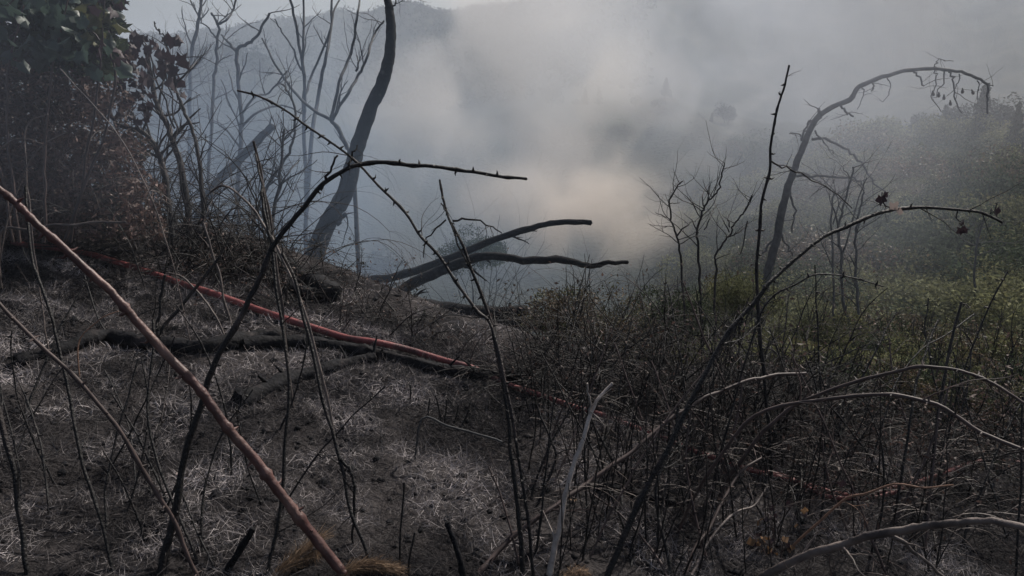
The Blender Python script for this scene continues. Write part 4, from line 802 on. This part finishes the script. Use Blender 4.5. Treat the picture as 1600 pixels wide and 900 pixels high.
# ---------------------------------------------------------------- haze and smoke
def vol_mat(name, colr, dens, aniso=0.3, noise=None, contrast=(.4, .62), warp=None, soft=1.0):
    m = bpy.data.materials.new(name); m.use_nodes = True; N = m.node_tree.nodes; L = m.node_tree.links
    N.remove(N['Principled BSDF']); v = N.new('ShaderNodeVolumePrincipled'); v.inputs['Color'].default_value = (*colr, 1); v.inputs['Anisotropy'].default_value = aniso
    v.inputs['Density'].default_value = dens; L.new(v.outputs[0], N['Material Output'].inputs['Volume'])
    if noise:
        tc = N.new('ShaderNodeTexCoord'); ln = N.new('ShaderNodeVectorMath'); ln.operation = 'LENGTH'; L.new(tc.outputs['Object'], ln.inputs[0])
        f = N.new('ShaderNodeMapRange'); f.interpolation_type = 'SMOOTHSTEP'; f.inputs[1].default_value = 1; f.inputs[2].default_value = 1 - soft; L.new(ln.outputs['Value'], f.inputs[0])
        g = N.new('ShaderNodeNewGeometry'); no = N.new('ShaderNodeTexNoise'); no.inputs['Scale'].default_value = noise; no.inputs['Detail'].default_value = 5; no.inputs['Distortion'].default_value = 0.6; L.new(g.outputs['Position'], no.inputs[0])
        r = N.new('ShaderNodeMapRange'); r.interpolation_type = 'SMOOTHSTEP'; r.inputs[1].default_value = contrast[0]; r.inputs[2].default_value = contrast[1]; L.new(no.outputs[0], r.inputs[0])
        a = N.new('ShaderNodeMath'); a.operation = 'MULTIPLY'; L.new(f.outputs[0], a.inputs[0]); L.new(r.outputs[0], a.inputs[1])
        b = N.new('ShaderNodeMath'); b.operation = 'MULTIPLY'; L.new(a.outputs[0], b.inputs[0]); b.inputs[1].default_value = dens; L.new(b.outputs[0], v.inputs['Density'])
    return m
mb = MB(); X0, X1, Y0, Y1, Z0, Z1 = -1000, 1000, -1000, 1000, float(min(H(np.linspace(-900, 900, 200)[:, None], np.linspace(-900, 900, 200)[None]).min(), -40)) - 3, 75
mb.add([(X0, Y0, Z0), (X1, Y0, Z0), (X1, Y1, Z0), (X0, Y1, Z0), (X0, Y0, Z1), (X1, Y0, Z1), (X1, Y1, Z1), (X0, Y1, Z1)], [(0, 3, 2, 1), (4, 5, 6, 7), (0, 1, 5, 4), (1, 2, 6, 5), (2, 3, 7, 6), (3, 0, 4, 7)])
tag(mb.build('haze', vol_mat('haze_air', (.78, .86, 1.0), 0.0012, .35), smooth=False), 'blue grey smoke haze filling the valley air', 'haze', kind='stuff')
bpy.context.view_layer.update()
import bmesh
def puff(label, px, py, d, rad, colr, dens, noise, contrast, aniso=.3, soft=1.0, rot=0):
    bm = bmesh.new(); bmesh.ops.create_icosphere(bm, subdivisions=3, radius=1.0); me = bpy.data.meshes.new('smoke_plume'); bm.to_mesh(me); bm.free()
    o = bpy.data.objects.new('smoke_plume', me); col.objects.link(o); me.materials.append(vol_mat('smoke', colr, dens, aniso, noise, contrast, soft=soft))
    o.location = P(px, py, d); o.scale = rad; o.rotation_euler = (0, rot, 0); tag(o, label, 'smoke', kind='stuff')
puff('wide bank of pale grey smoke filling the valley beyond the crest', 700, 200, 60, (44, 34, 20), (.74, .84, .97), .016, .045, (.35, .65))
puff('tall bright smoke column rising behind the charred trunk', 760, 80, 28, (8, 4.5, 8), (.86, .86, .88), .30, .17, (.45, .60))
puff('broad pale smoke cloud high above the centre of the valley', 1010, 50, 38, (12, 6, 8.0), (.78, .82, .91), .19, .11, (.44, .62))
puff('thin beige smoke curl between the charred trunk and the centre', 680, 210, 20, (3.6, 2.4, 3.4), (.90, .86, .84), .22, .34, (.45, .62))
puff('tan smoke puff with warm sunlight put in its colour low at the centre', 890, 330, 17, (3.4, 2.2, 1.6), (.88, .81, .75), .75, .55, (.42, .58), soft=.7)  # yellowish smoke; the sunlit warmth is painted into its volume colour
puff('blue smoke drifting through the twigs at the crest on the left', 430, 330, 9.2, (5.5, 4.2, 3.4), (.48, .62, .84), .20, .35, (.25, .7))
puff('faint blue smoke wisp hanging over the bush at upper left', 90, 110, 3.3, (1.5, .9, 1.0), (.55, .62, .78), .2, .8, (.2, .7))
puff('thin smoke veil hanging before the curved dead tree', 1235, 200, 8.0, (2.3, 3.2, 2.6), (.58, .63, .74), .20, .35, (.35, .65))
puff('small beige smoke billow left of the pale cloud above the centre', 880, 120, 24, (4.2, 2.5, 2.6), (.86, .84, .83), .30, .42, (.48, .60))
puff('faint beige smoke rising from the low warm puff', 930, 255, 19, (3.2, 2.2, 2.6), (.88, .82, .79), .28, .42, (.46, .60))
puff('small grey smoke billow right of the centre under the pale cloud', 1120, 150, 26, (4.6, 2.6, 3.2), (.74, .74, .78), .26, .38, (.48, .60))
puff('small grey smoke billow low between the trunk and the fallen tips', 740, 300, 14, (2.0, 1.4, 1.5), (.72, .76, .82), .30, .6, (.46, .60))
puff('brownish smoke with shade put in its colour drifting above the hillside at the right edge', 1480, 60, 40, (17, 8, 9), (.50, .49, .50), .045, .12, (.4, .65))  # low albedo stands in for smoke lying in shade
print('objects', len(col.objects))
